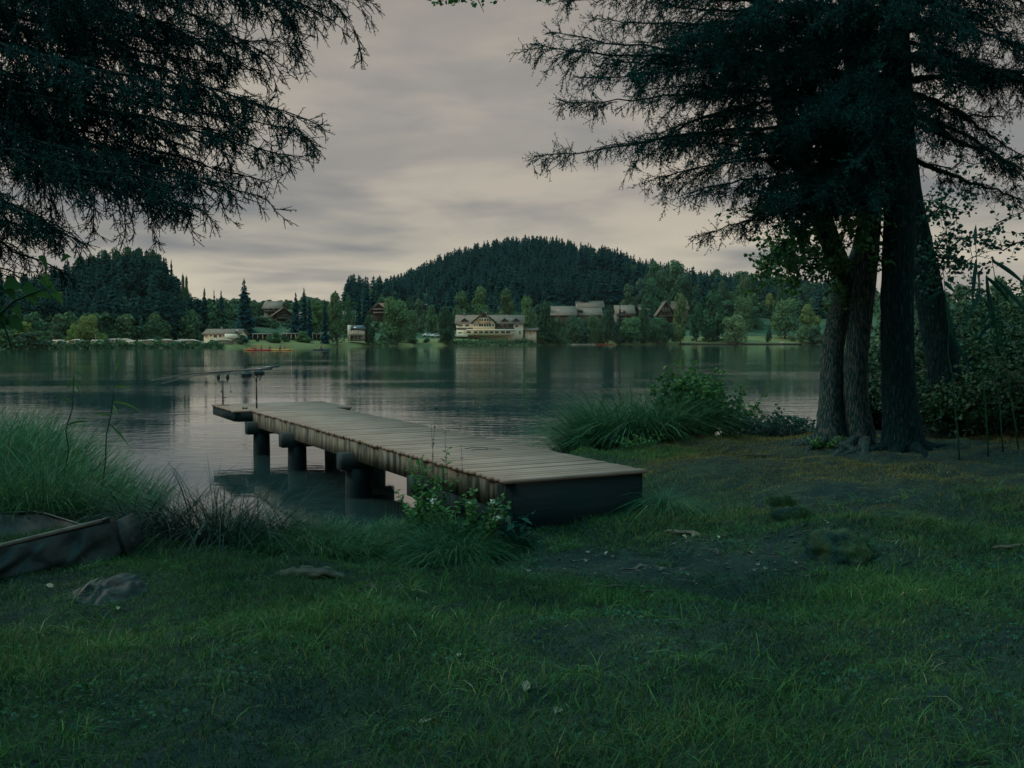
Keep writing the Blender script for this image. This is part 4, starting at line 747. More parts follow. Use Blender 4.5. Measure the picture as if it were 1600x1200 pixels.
# ------------------------------------------------------------------ small things on the bank
def gpt(px, py, z0=.3):
    z = z0
    for _ in range(6):
        D = (H-z)*F/(py-HOR)*1.0; p = at(px, py, D); z = gz1(p[0], p[1])
    return np.array((p[0], p[1], z))
def ground_things():
    for i, (px, py, r, hh, lab) in enumerate(((1305, 842, .30, .25, 'largest mossy mound on the bank, with pale roots on its top'), (1240, 816, .21, .19, 'mossy mound against the near side of the largest one'), (1222, 776, .16, .12, 'small dark mossy mound nearest the lake'), (1412, 818, .30, .13, 'low mossy mound in front of the thickest trunk'))):
        c = gpt(px, py); g = G(); g.blob((0, 0, -.04), (r, r*.85, hh), i+3, .22, 5, fr=1.5); v = g.v[0]; o = g.build('mossy_mound', M['moss'], None, True, c); tag(o, lab, 'mound', 'mossy mounds under the trees')
        v = v[(v[:, 2] > hh*.15)]; q = v[rng.integers(0, len(v), 1500)]; g = G(); blades(g, q-(0, 0, .01), rng.uniform(.02, .06, 1500), .006, .3, np.arctan2(q[:, 1], q[:, 0]), 1.2, rng.random(1500)*.6, 2); g.build('moss_tufts', M['lawn'], o)
    c = gpt(1305, 842)+(-.06, .06, .02); g = G()
    for k in range(7):
        a = rng.uniform(0, 3.1); p = stemline((rng.uniform(-.08, .08), 0, .17), (math.cos(a)*.2-.05, .02+.1*rng.random(), .13), 7, -.015, .01); g.tube(p, np.linspace(.010, .004, 7), 6, rough=.1)
    o = g.build('exposed_roots', M['wood'], None, True, c); tag(o, 'pale exposed roots tangled over the largest mossy mound', 'roots')
    # boulder at the water
    c = at(1228, 690, 18.0); c[2] = gz1(c[0], c[1]); g = G(); g.blob((0, 0, .08), (.30, .26, .20), 4, .22, 3); o = g.build('boulder', M['stone'], None, True, c); tag(o, 'dark wet boulder at the lake edge near the pale trunk', 'boulder')
    # half buried log with moss, mid bank
    c = gpt(482, 905); g = G(); g.tube(stemline((-.27, 0, .0), (.27, .05, -.02), 15, -.03, .008), [.01, .03, .04, .045, .05, .055, .05, .05, .045, .04, .045, .04, .035, .03, .01], 12, rough=.12, flat=.8); o = g.build('log', M['wood'], None, True, c); tag(o, 'half buried rotten log in the grass below the sedge', 'log')
    for px, py, l, a, w, lab in ((935, 925, .42, .12, .045, 'pale broken bark slab at the grassy edge of the bare soil'), (990, 893, .30, .5, .03, 'brown stick lying on the bare soil by the pier end'), (1072, 838, .42, -.7, .08, 'flat old board lying in the soil beside the pier end'), (1010, 935, .3, .6, .03, 'mossy root sticking out of the grass by the bare soil'), (1585, 865, .35, .1, .05, 'piece of pale deadwood at the foot of the low mossy hump'), (1560, 716, .5, .15, .03, 'thin bare root on the path beyond the trees'), (1180, 716, .6, .1, .03, 'long root along the crest of the bank'), (575, 925, .16, .3, .015, 'short twig in the grass')):
        c = gpt(px, py); g = G(); q = stemline((-l/2*math.cos(a), -l/2*math.sin(a), .012), (l/2*math.cos(a), l/2*math.sin(a), .016), 7, -.01, .008); g.tube(q, [w*.3, w*.45, w*.5, w*.5, w*.45, w*.4, w*.2], 8, rough=.12, flat=.45)
        o = g.build('driftwood', M['wood'], None, False, c); tag(o, lab, 'driftwood')
    def lit(px, py, s, t, lab, grp=None):
        c = gpt(px, py); c[2] += .012; g = G(); leaves(g, np.zeros((1, 3)), s, t, nrmdir=np.array([[.1, -.2, 1.]])*3, aspect=.5); v = g.v[0]; v[:, 2] += rng.normal(size=len(v))*s*.08
        g.v[0] = v; g.v[0] = np.vstack((v,)); o = g.build('fallen_leaf', M['litter'], None, False, c); tag(o, lab, 'leaf', grp)
    for px, py, s, t, lab in ((1172, 868, .055, .25, 'orange brown fallen leaf on the bare soil'), (947, 868, .045, .9, 'pale fallen leaf on dark soil before the end boards'), (1070, 860, .07, .95, 'white fallen leaf beside its twin on the soil'), (1082, 856, .06, .9, 'white fallen leaf touching its twin on the soil'), (1122, 843, .06, .85, 'pale leaf by the flat old board'), (668, 1140, .11, .62, 'large torn white leaf lying in the foreground lawn'), (822, 1085, .08, .4, 'crumpled brown leaf in the middle of the lawn'), (872, 1122, .08, .5, 'greyish curled leaf low in the lawn'), (1298, 856, .04, .9, 'small yellowish leaf under the largest mossy mound'), (918, 868, .05, .4, 'dull leaf on dark soil'), (1005, 975, .06, .8, 'pale curl of bark in the grass'), (185, 966, .05, .9, 'small pale leaf near the dark bag'), (78, 922, .07, .85, 'pale sliver of leaf in front of the canvas cradle'), (1090, 812, .05, .7, 'small pale leaf on the turf by the pier end'), (717, 1033, .05, .8, 'small white leaf in a dark gap of the lawn')):
        lit(px, py, s, t, lab)
    n = 350; x = rng.normal(1.5, 1.3, n); y = rng.normal(7.6, .6, n); x2 = rng.uniform(3, 9, n//2); y2 = rng.uniform(7.5, 15, n//2); x = np.concatenate((x, x2)); y = np.concatenate((y, y2)); k = (sdf(x, y) > .2); x, y = x[k], y[k]
    g = G(); P = np.stack((x, y, gz(x, y)+.006), 1); leaves(g, P, rng.uniform(.01, .035, len(x)), np.clip(rng.random(len(x))**5*.8, 0, .7), up=2.5, shape='quad')
    q = rng.integers(0, len(P), 700); dd = nrm(rng.normal(size=(700, 3))*(1, 1, .12))*rng.uniform(.03, .14, (700, 1)); sticks(g, P[q], P[q]+dd+(0, 0, .004), .0025, .0015, rng.random()*.3)
    o = g.build('leaf_litter', M['litter'], None, False); tag(o, 'scattered dead leaves and twigs over the bare soil', kind='stuff')
    # canvas fish cradle (open trough on a tube frame)
    b = gpt(150, 882); o = empty('fish_cradle', b, 0, 'dark canvas fish cradle on a tube frame, cut off by the picture edge', 'fish cradle')
    RB0, RB1 = gpt(185, 872), gpt(10, 912); hz = .31
    f1 = at(172, 812, RB0[1]+.03)-b; f0 = at(-150, 892, 6.3)-b; k1 = at(60, 800, 8.6)-b; k2 = at(130, 822, 8.3)-b; k0 = at(-150, 812, 8.4)-b
    g = G(); rim = np.array([k0, (k0+k1)/2, k1, k2, f1+(0, .12, .0)]); front = np.array([f0+(f1-f0)*u for u in np.linspace(0, 1, 14)])
    # outer front wall: billowing cloth from rim to ground
    n, m_ = 60, 16; U, V = np.meshgrid(np.linspace(0, 1, n), np.linspace(0, 1, m_), indexing='ij'); X = f0[0]+(f1[0]+.05-f0[0])*U; Y = f0[1]+(f1[1]-f0[1])*U; Z = f0[2]+(f1[2]-f0[2])*U
    zb = gz(X+b[0], Y+b[1]-.05)-b[2]; fold = .035*np.sin(U*34+V*3)+.03*np.sin(U*19-V*6+1)+.02*np.sin(U*57+V*5)
    Yw = Y-.05-.14*np.sin(V*np.pi*.55)*(1-U**10)+fold*np.sin(V*np.pi*.9+.1)*(1-U**10); Xw = X+.03*U+.08*V*(U-.5)+.02*np.sin(V*9+U*20)*V; Zw = Z*(1-V)+zb*V; vv = np.stack((Xw, Yw, Zw), -1); i, j = np.meshgrid(np.arange(n-1), np.arange(m_-1), indexing='ij'); a = (i*m_+j).ravel(); fc = np.stack((a, a+m_, a+m_+1, a+1), 1)
    g.add(vv.reshape(-1, 3), fc); g.build('front_wall', M['canvas'], o, True)
    g = G(); back = np.stack([np.interp(np.linspace(0, 1, n), np.linspace(0, 1, 5), rim[:, k]) for k in range(3)], 1); fr = np.stack([f0+(f1-f0)*u for u in np.linspace(0, 1, n)])
    Vv = np.linspace(0, 1, m_)[None, :, None]; sg = back[:, None]*(1-Vv)+fr[:, None]*Vv; sg[..., 2] -= .24*np.sin(np.pi*Vv[..., 0])**.7; sg[..., 2] += .012*np.sin(np.linspace(0, 40, n))[:, None]; g.add(sg.reshape(-1, 3), fc); g.build('sling', M['canvas'], o, True)
    g = G(); zb2 = gz(back[:, 0]+b[0], back[:, 1]+b[1])-b[2]; bw = np.stack([back*(1-v)+np.stack((back[:, 0], back[:, 1]+.05, zb2), 1)*v for v in np.linspace(0, 1, 6)], 1); i, j = np.meshgrid(np.arange(n-1), np.arange(5), indexing='ij'); a = (i*6+j).ravel(); g.add(bw.reshape(-1, 3), np.stack((a, a+6, a+7, a+1), 1)); g.build('back_wall', M['canvas'], o, True)
    g = G(); e = fr+(0, -.01, .008); g.tube(e[::4], .014, 8, flat=1.3); g.build('front_rim', M['rim'], o, True)
    g = G(); g.tube(back[::4]+(0, 0, .006), .011, 8); g.build('back_rim', M['black'], o, True)
    g = G(); q = np.array([f1+(.06, -.05, 0), f1+(.03, .38, -.02), (RB0-b)*(1, 0, 0)+(.10, RB0[1]-b[1]+.36, -.03), (RB0-b)+(.10, -.06, -.03)]); q[:, 0] += np.array([0, 0, 0, 0]); g.prism(q, (.015, .004, 0)); g.build('end_wall', M['canvas'], o)
    # crumpled dark bag
    c = gpt(170, 932); bagm = G(); n, m_ = 44, 26; U, V = np.meshgrid(np.linspace(-1, 1, n), np.linspace(-1, 1, m_), indexing='ij'); rr = np.sqrt(U**2*.95+V**2)
    hh = np.clip(1-rr**2.2, 0, 1)**.6*(.075+.05*U)+.020*np.sin(U*4.1+V*3+np.sin(V*5+U*3)*2)+.010*np.sin(U*9-V*11+np.cos(U*6)*2)+.005*np.cos(V*17+U*7); ang = .28; X, Y = U*.25, V*.17
    Xr, Yr = X*math.cos(ang)-Y*math.sin(ang), X*math.sin(ang)+Y*math.cos(ang); edge = np.clip((1-rr)*6, 0, 1); Z = gz(Xr+c[0], Yr+c[1])-c[2]+hh*edge; keep = rr < 1.02
    fidx = np.array([[i*m_+j, (i+1)*m_+j, (i+1)*m_+j+1, i*m_+j+1] for i in range(n-1) for j in range(m_-1) if rr[i, j] < 1.05]); bo = empty('bag', c, 0, 'crumpled dark bag lying in the grass in front of the canvas cradle', 'bag')
    bagm.add(np.stack((Xr, Yr, Z+.005), -1).reshape(-1, 3), fidx); bagm.build('cloth', M['canvas'], bo, True)
    for s0 in (-.16,): g = G(); p = stemline((s0, -.13-.1*s0, .02), (s0+.13, .0, .11), 6, -.03, .004); ribbon(g, p, .022, .5, side=(0, 0, 1)); g.build('strap', M['rim'], bo)
    # bits floating on the lake, twigs lying on the deck
    n = 900; D = rng.uniform(17, 48, n); px = rng.uniform(640, 1300, n); x = (px-800)/F*D; k = sdf(x, D) < -.3; g = G(); P = np.stack((x[k], D[k], 0*x[k]+.004+WZ), 1); leaves(g, P, rng.uniform(.012, .045, k.sum()), rng.uniform(.3, 1, k.sum()), up=30, shape='quad')
    o = g.build('floating_debris', M['litter'], None); tag(o, 'tiny pale leaves and pollen floating on the dark lake', kind='stuff')
    for px, py, D, l, a, lab in ((760, 702, 11.2, .35, .1, 'thin green twig lying across the pier deck'), (745, 696, 11.4, .28, -.35, 'curved grass stem lying on the pier deck beside the twig')):
        c = at(px, py, D); c[2] = ZD+.004; g = G(); g.tube(stemline((-l/2, 0, .004), (l/2*math.cos(a), l/2*math.sin(a), .01), 7, -.012, .004), .004, 5); o = g.build('twig', M['stalk'], None, False, c); tag(o, lab, 'twig')
ground_things()
# ------------------------------------------------------------------ far shore: trees
def proto_broad(seed, n, leaf, lumps=12, shape='round', trunk=True):
    r = np.random.default_rng(seed); gl, gt = G(), G(); cs = []
    for i in range(lumps):
        d = nrm(r.normal(size=3)); d[2] = abs(d[2])*1.25-.55 if shape != 'column' else d[2]
        q = {'round': (.28, .28, .46), 'column': (.20, .20, .46), 'dome': (.32, .32, .44)}[shape]
        cs.append(np.array((0, 0, .47))+d*np.array(q)*r.uniform(.5, 1))
    cs = np.array(cs); cs[:5, 2] = r.uniform(.14, .26, 5); cs[:5, :2] *= .9; rad = r.uniform(.13, .23, lumps)
    k = r.integers(0, lumps, n); d = nrm(r.normal(size=(n, 3))); d[:, 2] = np.where(r.random(n) < .6, np.abs(d[:, 2]), d[:, 2])
    P = cs[k]+d*(rad[k]*r.uniform(.72, 1.05, n))[:, None]; P[:, 2] = np.maximum(P[:, 2], .04)
    P[:, 2] -= (P[:, 2] < .35)*r.random(n)*.12*(shape == 'dome')
    sz = leaf*r.uniform(.6, 1.4, n); N_ = nrm(d+r.normal(size=(n, 3))*.55); a = nrm(np.cross(N_, r.normal(size=(n, 3)))); b = np.cross(N_, a)
    v = np.stack([P+a*(x*sz)[:, None]+b*(y*sz)[:, None] for x, y in ((-.6, -.2), (.1, -.55), (.6, .15), (-.15, .6))], 1)
    t = np.clip(.25+.5*r.random(lumps)[k]*.6+.4*r.random(n)-.1, 0, 1); gl.add(v.reshape(-1, 3), np.arange(4*n).reshape(n, 4), np.repeat(t, 4))
    if trunk:
        gt.tube([(0, 0, -.05), (0, 0, .2), (.01, 0, .55)], [.028, .02, .012], 7)
        for c in cs[:7]: gt.tube(stemline((0, 0, .18), c, 5, -.02, 0), [.014, .012, .01, .007, .004], 5)
    return gl, gt
def proto_spruce(seed, tiers=15, per=8, wide=.2, low=.04, gap=1.):
    r = np.random.default_rng(seed); n = tiers*per*2; u = np.sort(r.random(n))**1.05; z = low+(1-low)*u*.985; R0 = wide*(1-u)**.78+.010
    a = r.random(n)*6.283; L_ = R0*(.62+.42*r.random(n))*(1+.22*np.sin(u*70+seed)); dz = -L_*r.uniform(.15, .65, n); w = (L_*r.uniform(.22, .4, n)+.006)*gap; c, s = np.cos(a), np.sin(a); Z0 = 0*a
    P = lambda k, side, down: np.stack((c*L_*k-s*w*side, s*L_*k+c*w*side, z+dz*k-down), 1)
    V = np.stack((P(0, 0, -.012), P(.55, .9, w*.5), P(.55, -.9, w*.5), P(1, 0, 0), P(.85, .6, w*.6), P(.85, -.6, w*.6)), 1).reshape(-1, 3); i = np.arange(n)[:, None]*6
    g = G(); g.add(V, np.vstack((i+np.array([[0, 1, 4, 3]]), i+np.array([[0, 3, 5, 2]]))), np.repeat(r.random(n)*.8, 6)); g.tube([(0, 0, .92), (0, 0, 1.01)], [.006, .001], 4, t=.4); gt = G(); gt.tube([(0, 0, -.05), (0, 0, .5), (0, 0, .97)], [.018, .012, .003], 6); return g, gt
def make(name, gg, m, tname='crown'):
    a = gg[0].build(tname, m); c = gg[1].build('trunk', M['farbark']); me = (a.data, c.data); bpy.data.objects.remove(a); bpy.data.objects.remove(c); return me
PB = [make('b', proto_broad(s, 2600, .050, 14, sh), M['farleaf']) for s, sh in ((1, 'round'), (2, 'round'), (3, 'dome'))]
PC = [make('c', proto_broad(s, 2600, .045, 16, 'column'), M['farleaf']) for s in (11, 12)]
PS_ = [make('s', proto_spruce(s, 17, 9, w), M['farspruce']) for s, w in ((21, .20), (22, .16), (23, .24))]
PW = [make('w', proto_broad(31, 4800, .032, 20, 'dome'), M['farleaf']), make('w', proto_broad(33, 4800, .032, 20, 'round'), M['farleaf'])]
COL = dict(m=(1, 1, 1), d=(.55, .68, .75), p=(1.55, 1.45, 1.25), y=(2.0, 1.6, 1.0), g=(1.25, 1.25, 1.05), t=(.8, .95, 1.05))
def tree(px, yt, yb, wpx, D, kind, col, label, group=None, cat='tree', name=None, z=None):
    D = shoreD(px)+(D-203) if px < 540 and D < 275 else max(D, shoreD(px)+2.5)
    x = (px-800)/F*D; zb = fz1(x, D) if z is None else z; zt = 2+(HOR-yt)/F*D; h = max(zt-zb, 1.2); w = wpx/F*D
    P = {'b': PB, 'c': PC, 's': PS_, 'w': PW}[kind]; me = P[rng.integers(len(P))]
    o = empty(name or {'b': 'broadleaf_tree', 'c': 'poplar_tree', 's': 'spruce_tree', 'w': 'willow_tree'}[kind], (x, D, zb-.02), rng.random()*6.28, label, cat, group)
    k = {'b': .98, 'c': .72, 's': .40, 'w': .98}[kind]; hs = {'b': .97, 'c': .99, 's': 1.0, 'w': .97}[kind]
    if kind == 's': w *= 1.45
    for q, nm in zip(me, ('crown', 'trunk')):
        c = bpy.data.objects.new(nm, q); C.objects.link(c); c.parent = o; c.scale = (w/k, w/k, h/hs/ (1.0)); c.color = (*[a*rng.uniform(.9, 1.12) for a in COL[col]], 1)
    return o
def treebelt():
    T = [ # px, ytop, ybase, width, D, kind, colour, label
     (8, 515, 544, 44, 206, 'b', 'g', 'light green bush at the outermost end of the far shore'), (52, 519, 544, 62, 206, 'b', 'd', 'wide dark thicket tree low over the water at the far end'), (40, 502, 540, 46, 222, 'b', 'y', 'olive tree behind the dark waterside thicket'),
     (137, 486, 537, 44, 224, 'w', 'y', 'large rounded pale olive tree above the campsite'), (113, 500, 538, 24, 220, 'b', 'y', 'small yellowish tree next to the large rounded pale tree'), (88, 506, 540, 26, 224, 'b', 'm', 'small mid green tree between the olive tree and the pale tree'), (161, 518, 538, 22, 220, 'b', 'y', 'short yellowish bush at the foot of the large rounded pale tree'),
     (137, 531, 545, 26, 206, 'b', 'm', 'clipped dark bush on the shore before the rounded pale tree'), (167, 530, 545, 18, 206, 'b', 'm', 'first squat shore bush beyond the clipped one'), (190, 534, 545, 26, 206, 'b', 'g', 'low wide hedge bush on the campsite shore'), (183, 511, 537, 22, 226, 'b', 'd', 'dark compact tree behind the first caravans'),
     (233, 511, 538, 18, 224, 'b', 'd', 'dark lollipop shaped tree between the caravans'), (262, 513, 536, 16, 228, 'b', 'd', 'small dark tree behind the middle caravans'), (303, 483, 537, 28, 236, 'b', 'm', 'tall leafy tree beside the long low house'), (205, 484, 525, 34, 246, 'b', 'm', 'round tree behind the caravans under the wooded hill'),
     (378, 521, 544, 24, 207, 'b', 'd', 'round dark bush at the water beside the long low house'), (250, 531, 544, 20, 208, 'b', 'm', 'waterside bush before the striped awning'), (285, 535, 544, 14, 208, 'b', 'd', 'small waterside bush by the campsite'), (335, 536, 543, 22, 212, 'b', 'd', 'flat dark hedge bush before the long low house'), (308, 533, 543, 16, 210, 'b', 'g', 'pale small bush on the campsite shore'),
     (403, 532, 540, 9, 216, 'b', 'd', 'ball shaped bush on the lawn before the first cabin'), (421, 533, 541, 9, 216, 'b', 'd', 'second ball shaped bush on the cabin lawn'), (430, 524, 536, 12, 226, 'b', 'y', 'low bush between the two cabins'), (447, 530, 542, 18, 214, 'b', 'g', 'pale waterside bush below the second cabin'),
     (473, 521, 542, 26, 216, 'b', 'd', 'dark double bush at the water below the cabins'), (511, 523, 542, 19, 220, 'b', 'm', 'rounded bush alone on the lakeside lawn'), (500, 536, 542, 9, 219, 'b', 'd', 'tiny bush beside the rounded lawn bush'),
     (383, 435, 500, 26, 285, 's', 'd', 'tallest single spruce above the long low house'), (321, 449, 490, 16, 300, 's', 'd', 'first of three small spruces on the skyline'), (336, 452, 490, 12, 302, 's', 'd', 'middle of three small spruces on the skyline'), (347, 453, 490, 13, 300, 's', 'd', 'third of three small spruces on the skyline'),
     (476, 449, 510, 17, 300, 's', 'd', 'tall spruce beside the chalet with the broad roof'), (463, 456, 510, 15, 305, 's', 'd', 'spruce just short of the tall chalet spruce'), (484, 463, 512, 12, 298, 's', 'd', 'slim spruce leaning out beyond the tall chalet spruce'), (508, 467, 515, 15, 292, 's', 'd', 'small spruce before the poplar'),
     (527, 455, 536, 30, 285, 'c', 'm', 'tall poplar beside the white tower house'), (490, 495, 530, 20, 262, 'b', 'y', 'light tree between cabin and poplar'), (455, 497, 528, 46, 262, 'b', 'd', 'wide dark tree behind the second cabin'), (410, 495, 530, 50, 262, 'b', 'd', 'wide dark tree behind the first cabin'),
     (561, 453, 500, 13, 330, 's', 'd', 'spruce on the ridge before the chalet roof'), (570, 454, 500, 13, 332, 's', 'd', 'spruce beside the chalet ridge'), (545, 460, 500, 22, 325, 'b', 't', 'round dark tree near the ridge'),
     (577, 492, 541, 28, 305, 'b', 'd', 'dark tree partly hiding the white tower house'), (620, 456, 541, 60, 322, 'w', 'g', 'large airy willow on the far lawn with its trunk showing'), (640, 478, 535, 40, 335, 'w', 'g', 'shorter willow half behind the large airy one'), (655, 466, 500, 30, 380, 'b', 'm', 'tree behind the willows with a house peeping out'),
     (698, 477, 538, 29, 322, 'c', 'd', 'dense dark column of foliage beside the hotel'), (678, 470, 520, 34, 370, 'b', 'm', 'tree behind the dark foliage column'),
     (720, 455, 505, 42, 400, 'b', 'm', 'first round tree above the hotel roof'), (752, 448, 505, 46, 405, 'b', 'g', 'lighter round tree above the hotel gable'), (790, 452, 505, 46, 402, 'b', 'm', 'third round tree above the hotel roof'), (822, 462, 510, 36, 395, 'b', 'g', 'round tree above the end of the hotel roof'),
     (853, 470, 533, 34, 372, 'b', 'd', 'dark round tree just beyond the hotel annex'), (829, 480, 524, 18, 380, 'b', 'm', 'narrow light tree behind the annex roof'), (843, 516, 534, 24, 352, 'b', 'g', 'low yellowish bush beside the annex'), (862, 506, 532, 26, 360, 'b', 'm', 'bush below the dark round tree'),
     (899, 487, 541, 48, 380, 'w', 't', 'big dark rounded tree overhanging the water beyond the hotel'), (925, 486, 532, 28, 400, 'w', 'g', 'light weeping tree beside the big dark rounded tree'), (949, 468, 534, 30, 402, 'b', 'd', 'tall dark tree between the terrace houses'),
     (985, 490, 541, 46, 390, 'w', 'g', 'bright weeping willow over the water by the beached canoes'), (1028, 491, 541, 44, 388, 'w', 'm', 'darker twin of the weeping willow over the water'), (1006, 478, 520, 26, 415, 'b', 'd', 'dark red tinged tree above the twin willows'), (968, 474, 505, 10, 425, 's', 'd', 'thin spruce before the balcony house'), (1018, 463, 500, 16, 440, 's', 'm', 'young spruce beside the gabled house'),
     (1063, 460, 534, 28, 402, 'c', 'g', 'tall light birch-like tree beside the gabled house'), (1112, 452, 534, 52, 440, 'b', 'd', 'broad dark tree behind the shore lawn'), (1088, 462, 530, 30, 436, 'b', 'd', 'dark tree between the tall light tree and the broad one'),
     (1149, 487, 540, 54, 410, 'w', 'p', 'single pale willow standing on the shore lawn'), (1162, 455, 520, 40, 470, 'w', 'g', 'grey green tree rising behind the pale willow'), (1200, 508, 533, 13, 425, 'b', 'd', 'little dark tree on the lawn beyond the pale willow'), (1226, 458, 533, 52, 450, 'w', 'g', 'wide greyish tree at the end of the shore lawn'),
     (1204, 453, 480, 26, 500, 'b', 'y', 'yellowish treetop behind the lawn'), (1265, 468, 532, 44, 452, 'b', 'y', 'yellowish tree partly behind the pale curved trunk'), (1253, 503, 540, 26, 404, 'b', 'g', 'bright bush at the water beyond the jetty'), (1275, 508, 540, 34, 402, 'b', 'm', 'bush at the water behind the pale curved trunk'),
     (872, 496, 535, 26, 378, 'b', 'm', 'round green tree before the lower terrace house'), (914, 500, 538, 20, 382, 'b', 'd', 'small dark tree between the big rounded tree and the weeping tree'), (937, 497, 536, 22, 392, 'b', 'm', 'green tree before the stepped terrace house'), (964, 502, 538, 22, 396, 'b', 'd', 'small dark tree below the balcony house'), (1042, 500, 538, 26, 400, 'b', 'd', 'round dark tree below the gabled house'),
     (1560, 416, 545, 60, 175, 'b', 'm', 'nearer tall tree over the thicket against the sky'), (1600, 410, 545, 76, 165, 'b', 'm', 'tallest tree at the edge of the picture over the thicket'), (1500, 445, 545, 60, 190, 'b', 'm', 'lower round tree seen behind the reeds'), (1450, 438, 545, 60, 215, 'b', 't', 'tree seen beside the leaning trunk'), (1527, 425, 500, 22, 230, 's', 't', 'faint spruce tip behind the reeds'), (1390, 430, 540, 52, 250, 'b', 't', 'far tree seen between the two dark trunks'), (1330, 440, 540, 60, 330, 'b', 'm', 'far tree hidden partly by the curved trunks'), (1660, 400, 545, 90, 170, 'b', 'm', 'tall tree beyond the picture edge')]
    for t in T: tree(*t)
    # conifers standing clear on the ridge
    for px, yt in ((832, 367), (826, 372), (790, 372), (805, 371), (770, 378), (745, 381), (858, 375), (866, 376), (877, 374), (893, 380), (907, 378), (930, 387), (939, 382), (945, 384), (953, 392), (965, 386), (971, 390), (915, 393), (720, 386), (700, 394), (680, 404), (662, 412), (648, 421), (634, 430), (620, 438), (604, 446), (592, 438), (585, 447), (984, 412), (996, 408)):
        D = 560+rng.uniform(-20, 40) if px < 900 else 520; tree(px+rng.uniform(-2, 2), yt, 0, rng.uniform(11, 16) if px < 895 else rng.uniform(17, 24), D, 's', 'd', 'dark spruce standing on the crest of the wooded hill', 'spruces along the crest of the wooded hill')
    for px, yt, w in ((262, 402, 14), (270, 405, 12), (252, 396, 18), (240, 391, 22), (222, 387, 24), (205, 387, 24), (185, 389, 24), (168, 392, 24), (150, 399, 24), (130, 402, 24)): tree(px, yt, 0, w, 324, 'c' if w > 16 else 's', 'd', 'tall pine-like tree on the rounded wooded knoll', 'tall trees along the top of the wooded knoll')
    tree(287, 427, 0, 9, 300, 'c', 't', 'thin double topped tree standing clear beside the wooded knoll'); tree(294, 430, 0, 8, 302, 'c', 't', 'thinner partner of the double topped tree beside the knoll')
    for i in range(64):
        px = [rng.uniform(-50, 110), rng.uniform(560, 705), rng.uniform(835, 1065), rng.uniform(1235, 1340), rng.uniform(350, 560)][(0, 1, 2, 2, 3, 4)[i % 6]]; D = shoreD(px)+rng.uniform(2.5, 13); x = (px-800)/F*D; h = rng.uniform(1.6, 4.2); yt = HOR-(fz1(x, D)+h-2)/D*F
        tree(px, yt, 0, h*rng.uniform(1.2, 2.1)/D*F, D, 'b', rng.choice(list('mmgdt')), 'rounded green bush in the fringe along the far waterline', 'bushes along the far waterline', 'bush', 'waterside_bush')
    for i, px in enumerate((101, 128, 160, 183, 212, 228, 245, 268, 292, 318, 341, 360)):
        D = shoreD(px)+rng.uniform(.8, 2.5); x = (px-800)/F*D; h = rng.uniform(1.9, 2.7); tree(px, HOR-(fz1(x, D)+h-2)/D*F, 0, rng.uniform(11, 19), D, 'b', rng.choice(list('mdgt')), 'small bush between the water and the campsite', 'bushes along the campsite shore', 'bush', 'waterside_bush')
    GR = 'broadleaf trees in the belt below the hills'
    for i in range(130):                        # belt of anonymous trees behind the listed ones
        px = rng.uniform(-60, 1330); D = shoreD(px)+rng.uniform(38, 150); x = (px-800)/F*D; zb = fz1(x, D); h = rng.uniform(7.5, 12); yt = HOR-(zb+h-2)/D*F; w = h*rng.uniform(.75, 1.1)/D*F
        lim = 446 if px < 300 else 462 if px < 600 else 455
        if (700 < px < 855 and D < 396) or (853 < px < 1085 and D < 505) or (565 < px < 640 and D < 425) or (405 < px < 485 and D < 385) or (530 < px < 580 and D < 385) or (310 < px < 380 and D < 290) or (640 < px < 700 and D < 445): continue
        tree(px, max(yt, lim+rng.uniform(0, 12)), 0, w, D, 'b', rng.choice(list('mmmddtg')), 'mid green broadleaf tree in the belt below the hills', GR)
    for i in range(46):
        px = rng.uniform(975, 1340); D = rng.uniform(480, 560); tree(px, np.interp(px, [975, 1030, 1080, 1150, 1250, 1340], [418, 402, 414, 424, 424, 430])+rng.uniform(0, 34), 0, rng.uniform(26, 40), D, 'b' if rng.random() < .8 else 'c', rng.choice(list('mdtt')), 'dark tree of the wood above the terrace houses', 'trees of the wood above the terrace houses')
    # closed conifer wood on the two hills: nobody could count it
    for nm, lab, rngs, nn in (('conifer_forest', 'dense dark conifer forest covering the long wooded hill', (540, 1330, 425, 640), 2600), ('mixed_forest', 'dense dark forest covering the rounded knoll', (-500, 300, 262, 352), 1000)):
        g = G(); pr = [proto_spruce(40+i, 15 if nm[0] == 'm' else 11, 11 if nm[0] == 'm' else 9, w_, gap=.7 if nm[0] == 'm' else 1)[0] for i, w_ in enumerate((.2, .17, .24, .28))]; cnt = 0
        br = [proto_broad(60+i, 1400, .042, 16, 'column', False)[0] for i in range(2)]
        while cnt < nn:
            px = rng.uniform(rngs[0], rngs[1]); D = rng.uniform(rngs[2], rngs[3]); x = (px-800)/F*D; zb = fz1(x, D); t = D-shoreD(px)
            if nm[0] == 'm' and t < 30: cnt += .01; continue
            if nm == 'conifer_forest' and ((853 < px < 1090 and D < (488 if px < 1020 else 502)) or t < 60): cnt += .01; continue
            if nm == 'conifer_forest' and (HOR-(zb-2)/D*F > 480 or D > 640): 
                if rng.random() < .9: cnt += .05; continue
            if px > 985 and nm == 'conifer_forest' and rng.random() < .5: cnt += .05; continue
            h = rng.uniform(8.5, 16.5) if nm[0] == 'c' else rng.uniform(10, 14.5); q = pr[rng.integers(4)] if (nm == 'conifer_forest' or rng.random() < .86) else br[rng.integers(2)]
            if q in br: h *= .92
            a = rng.random()*6.28; c_, s_ = math.cos(a)*h, math.sin(a)*h; V = q.v[0]; tl = q.t[0]
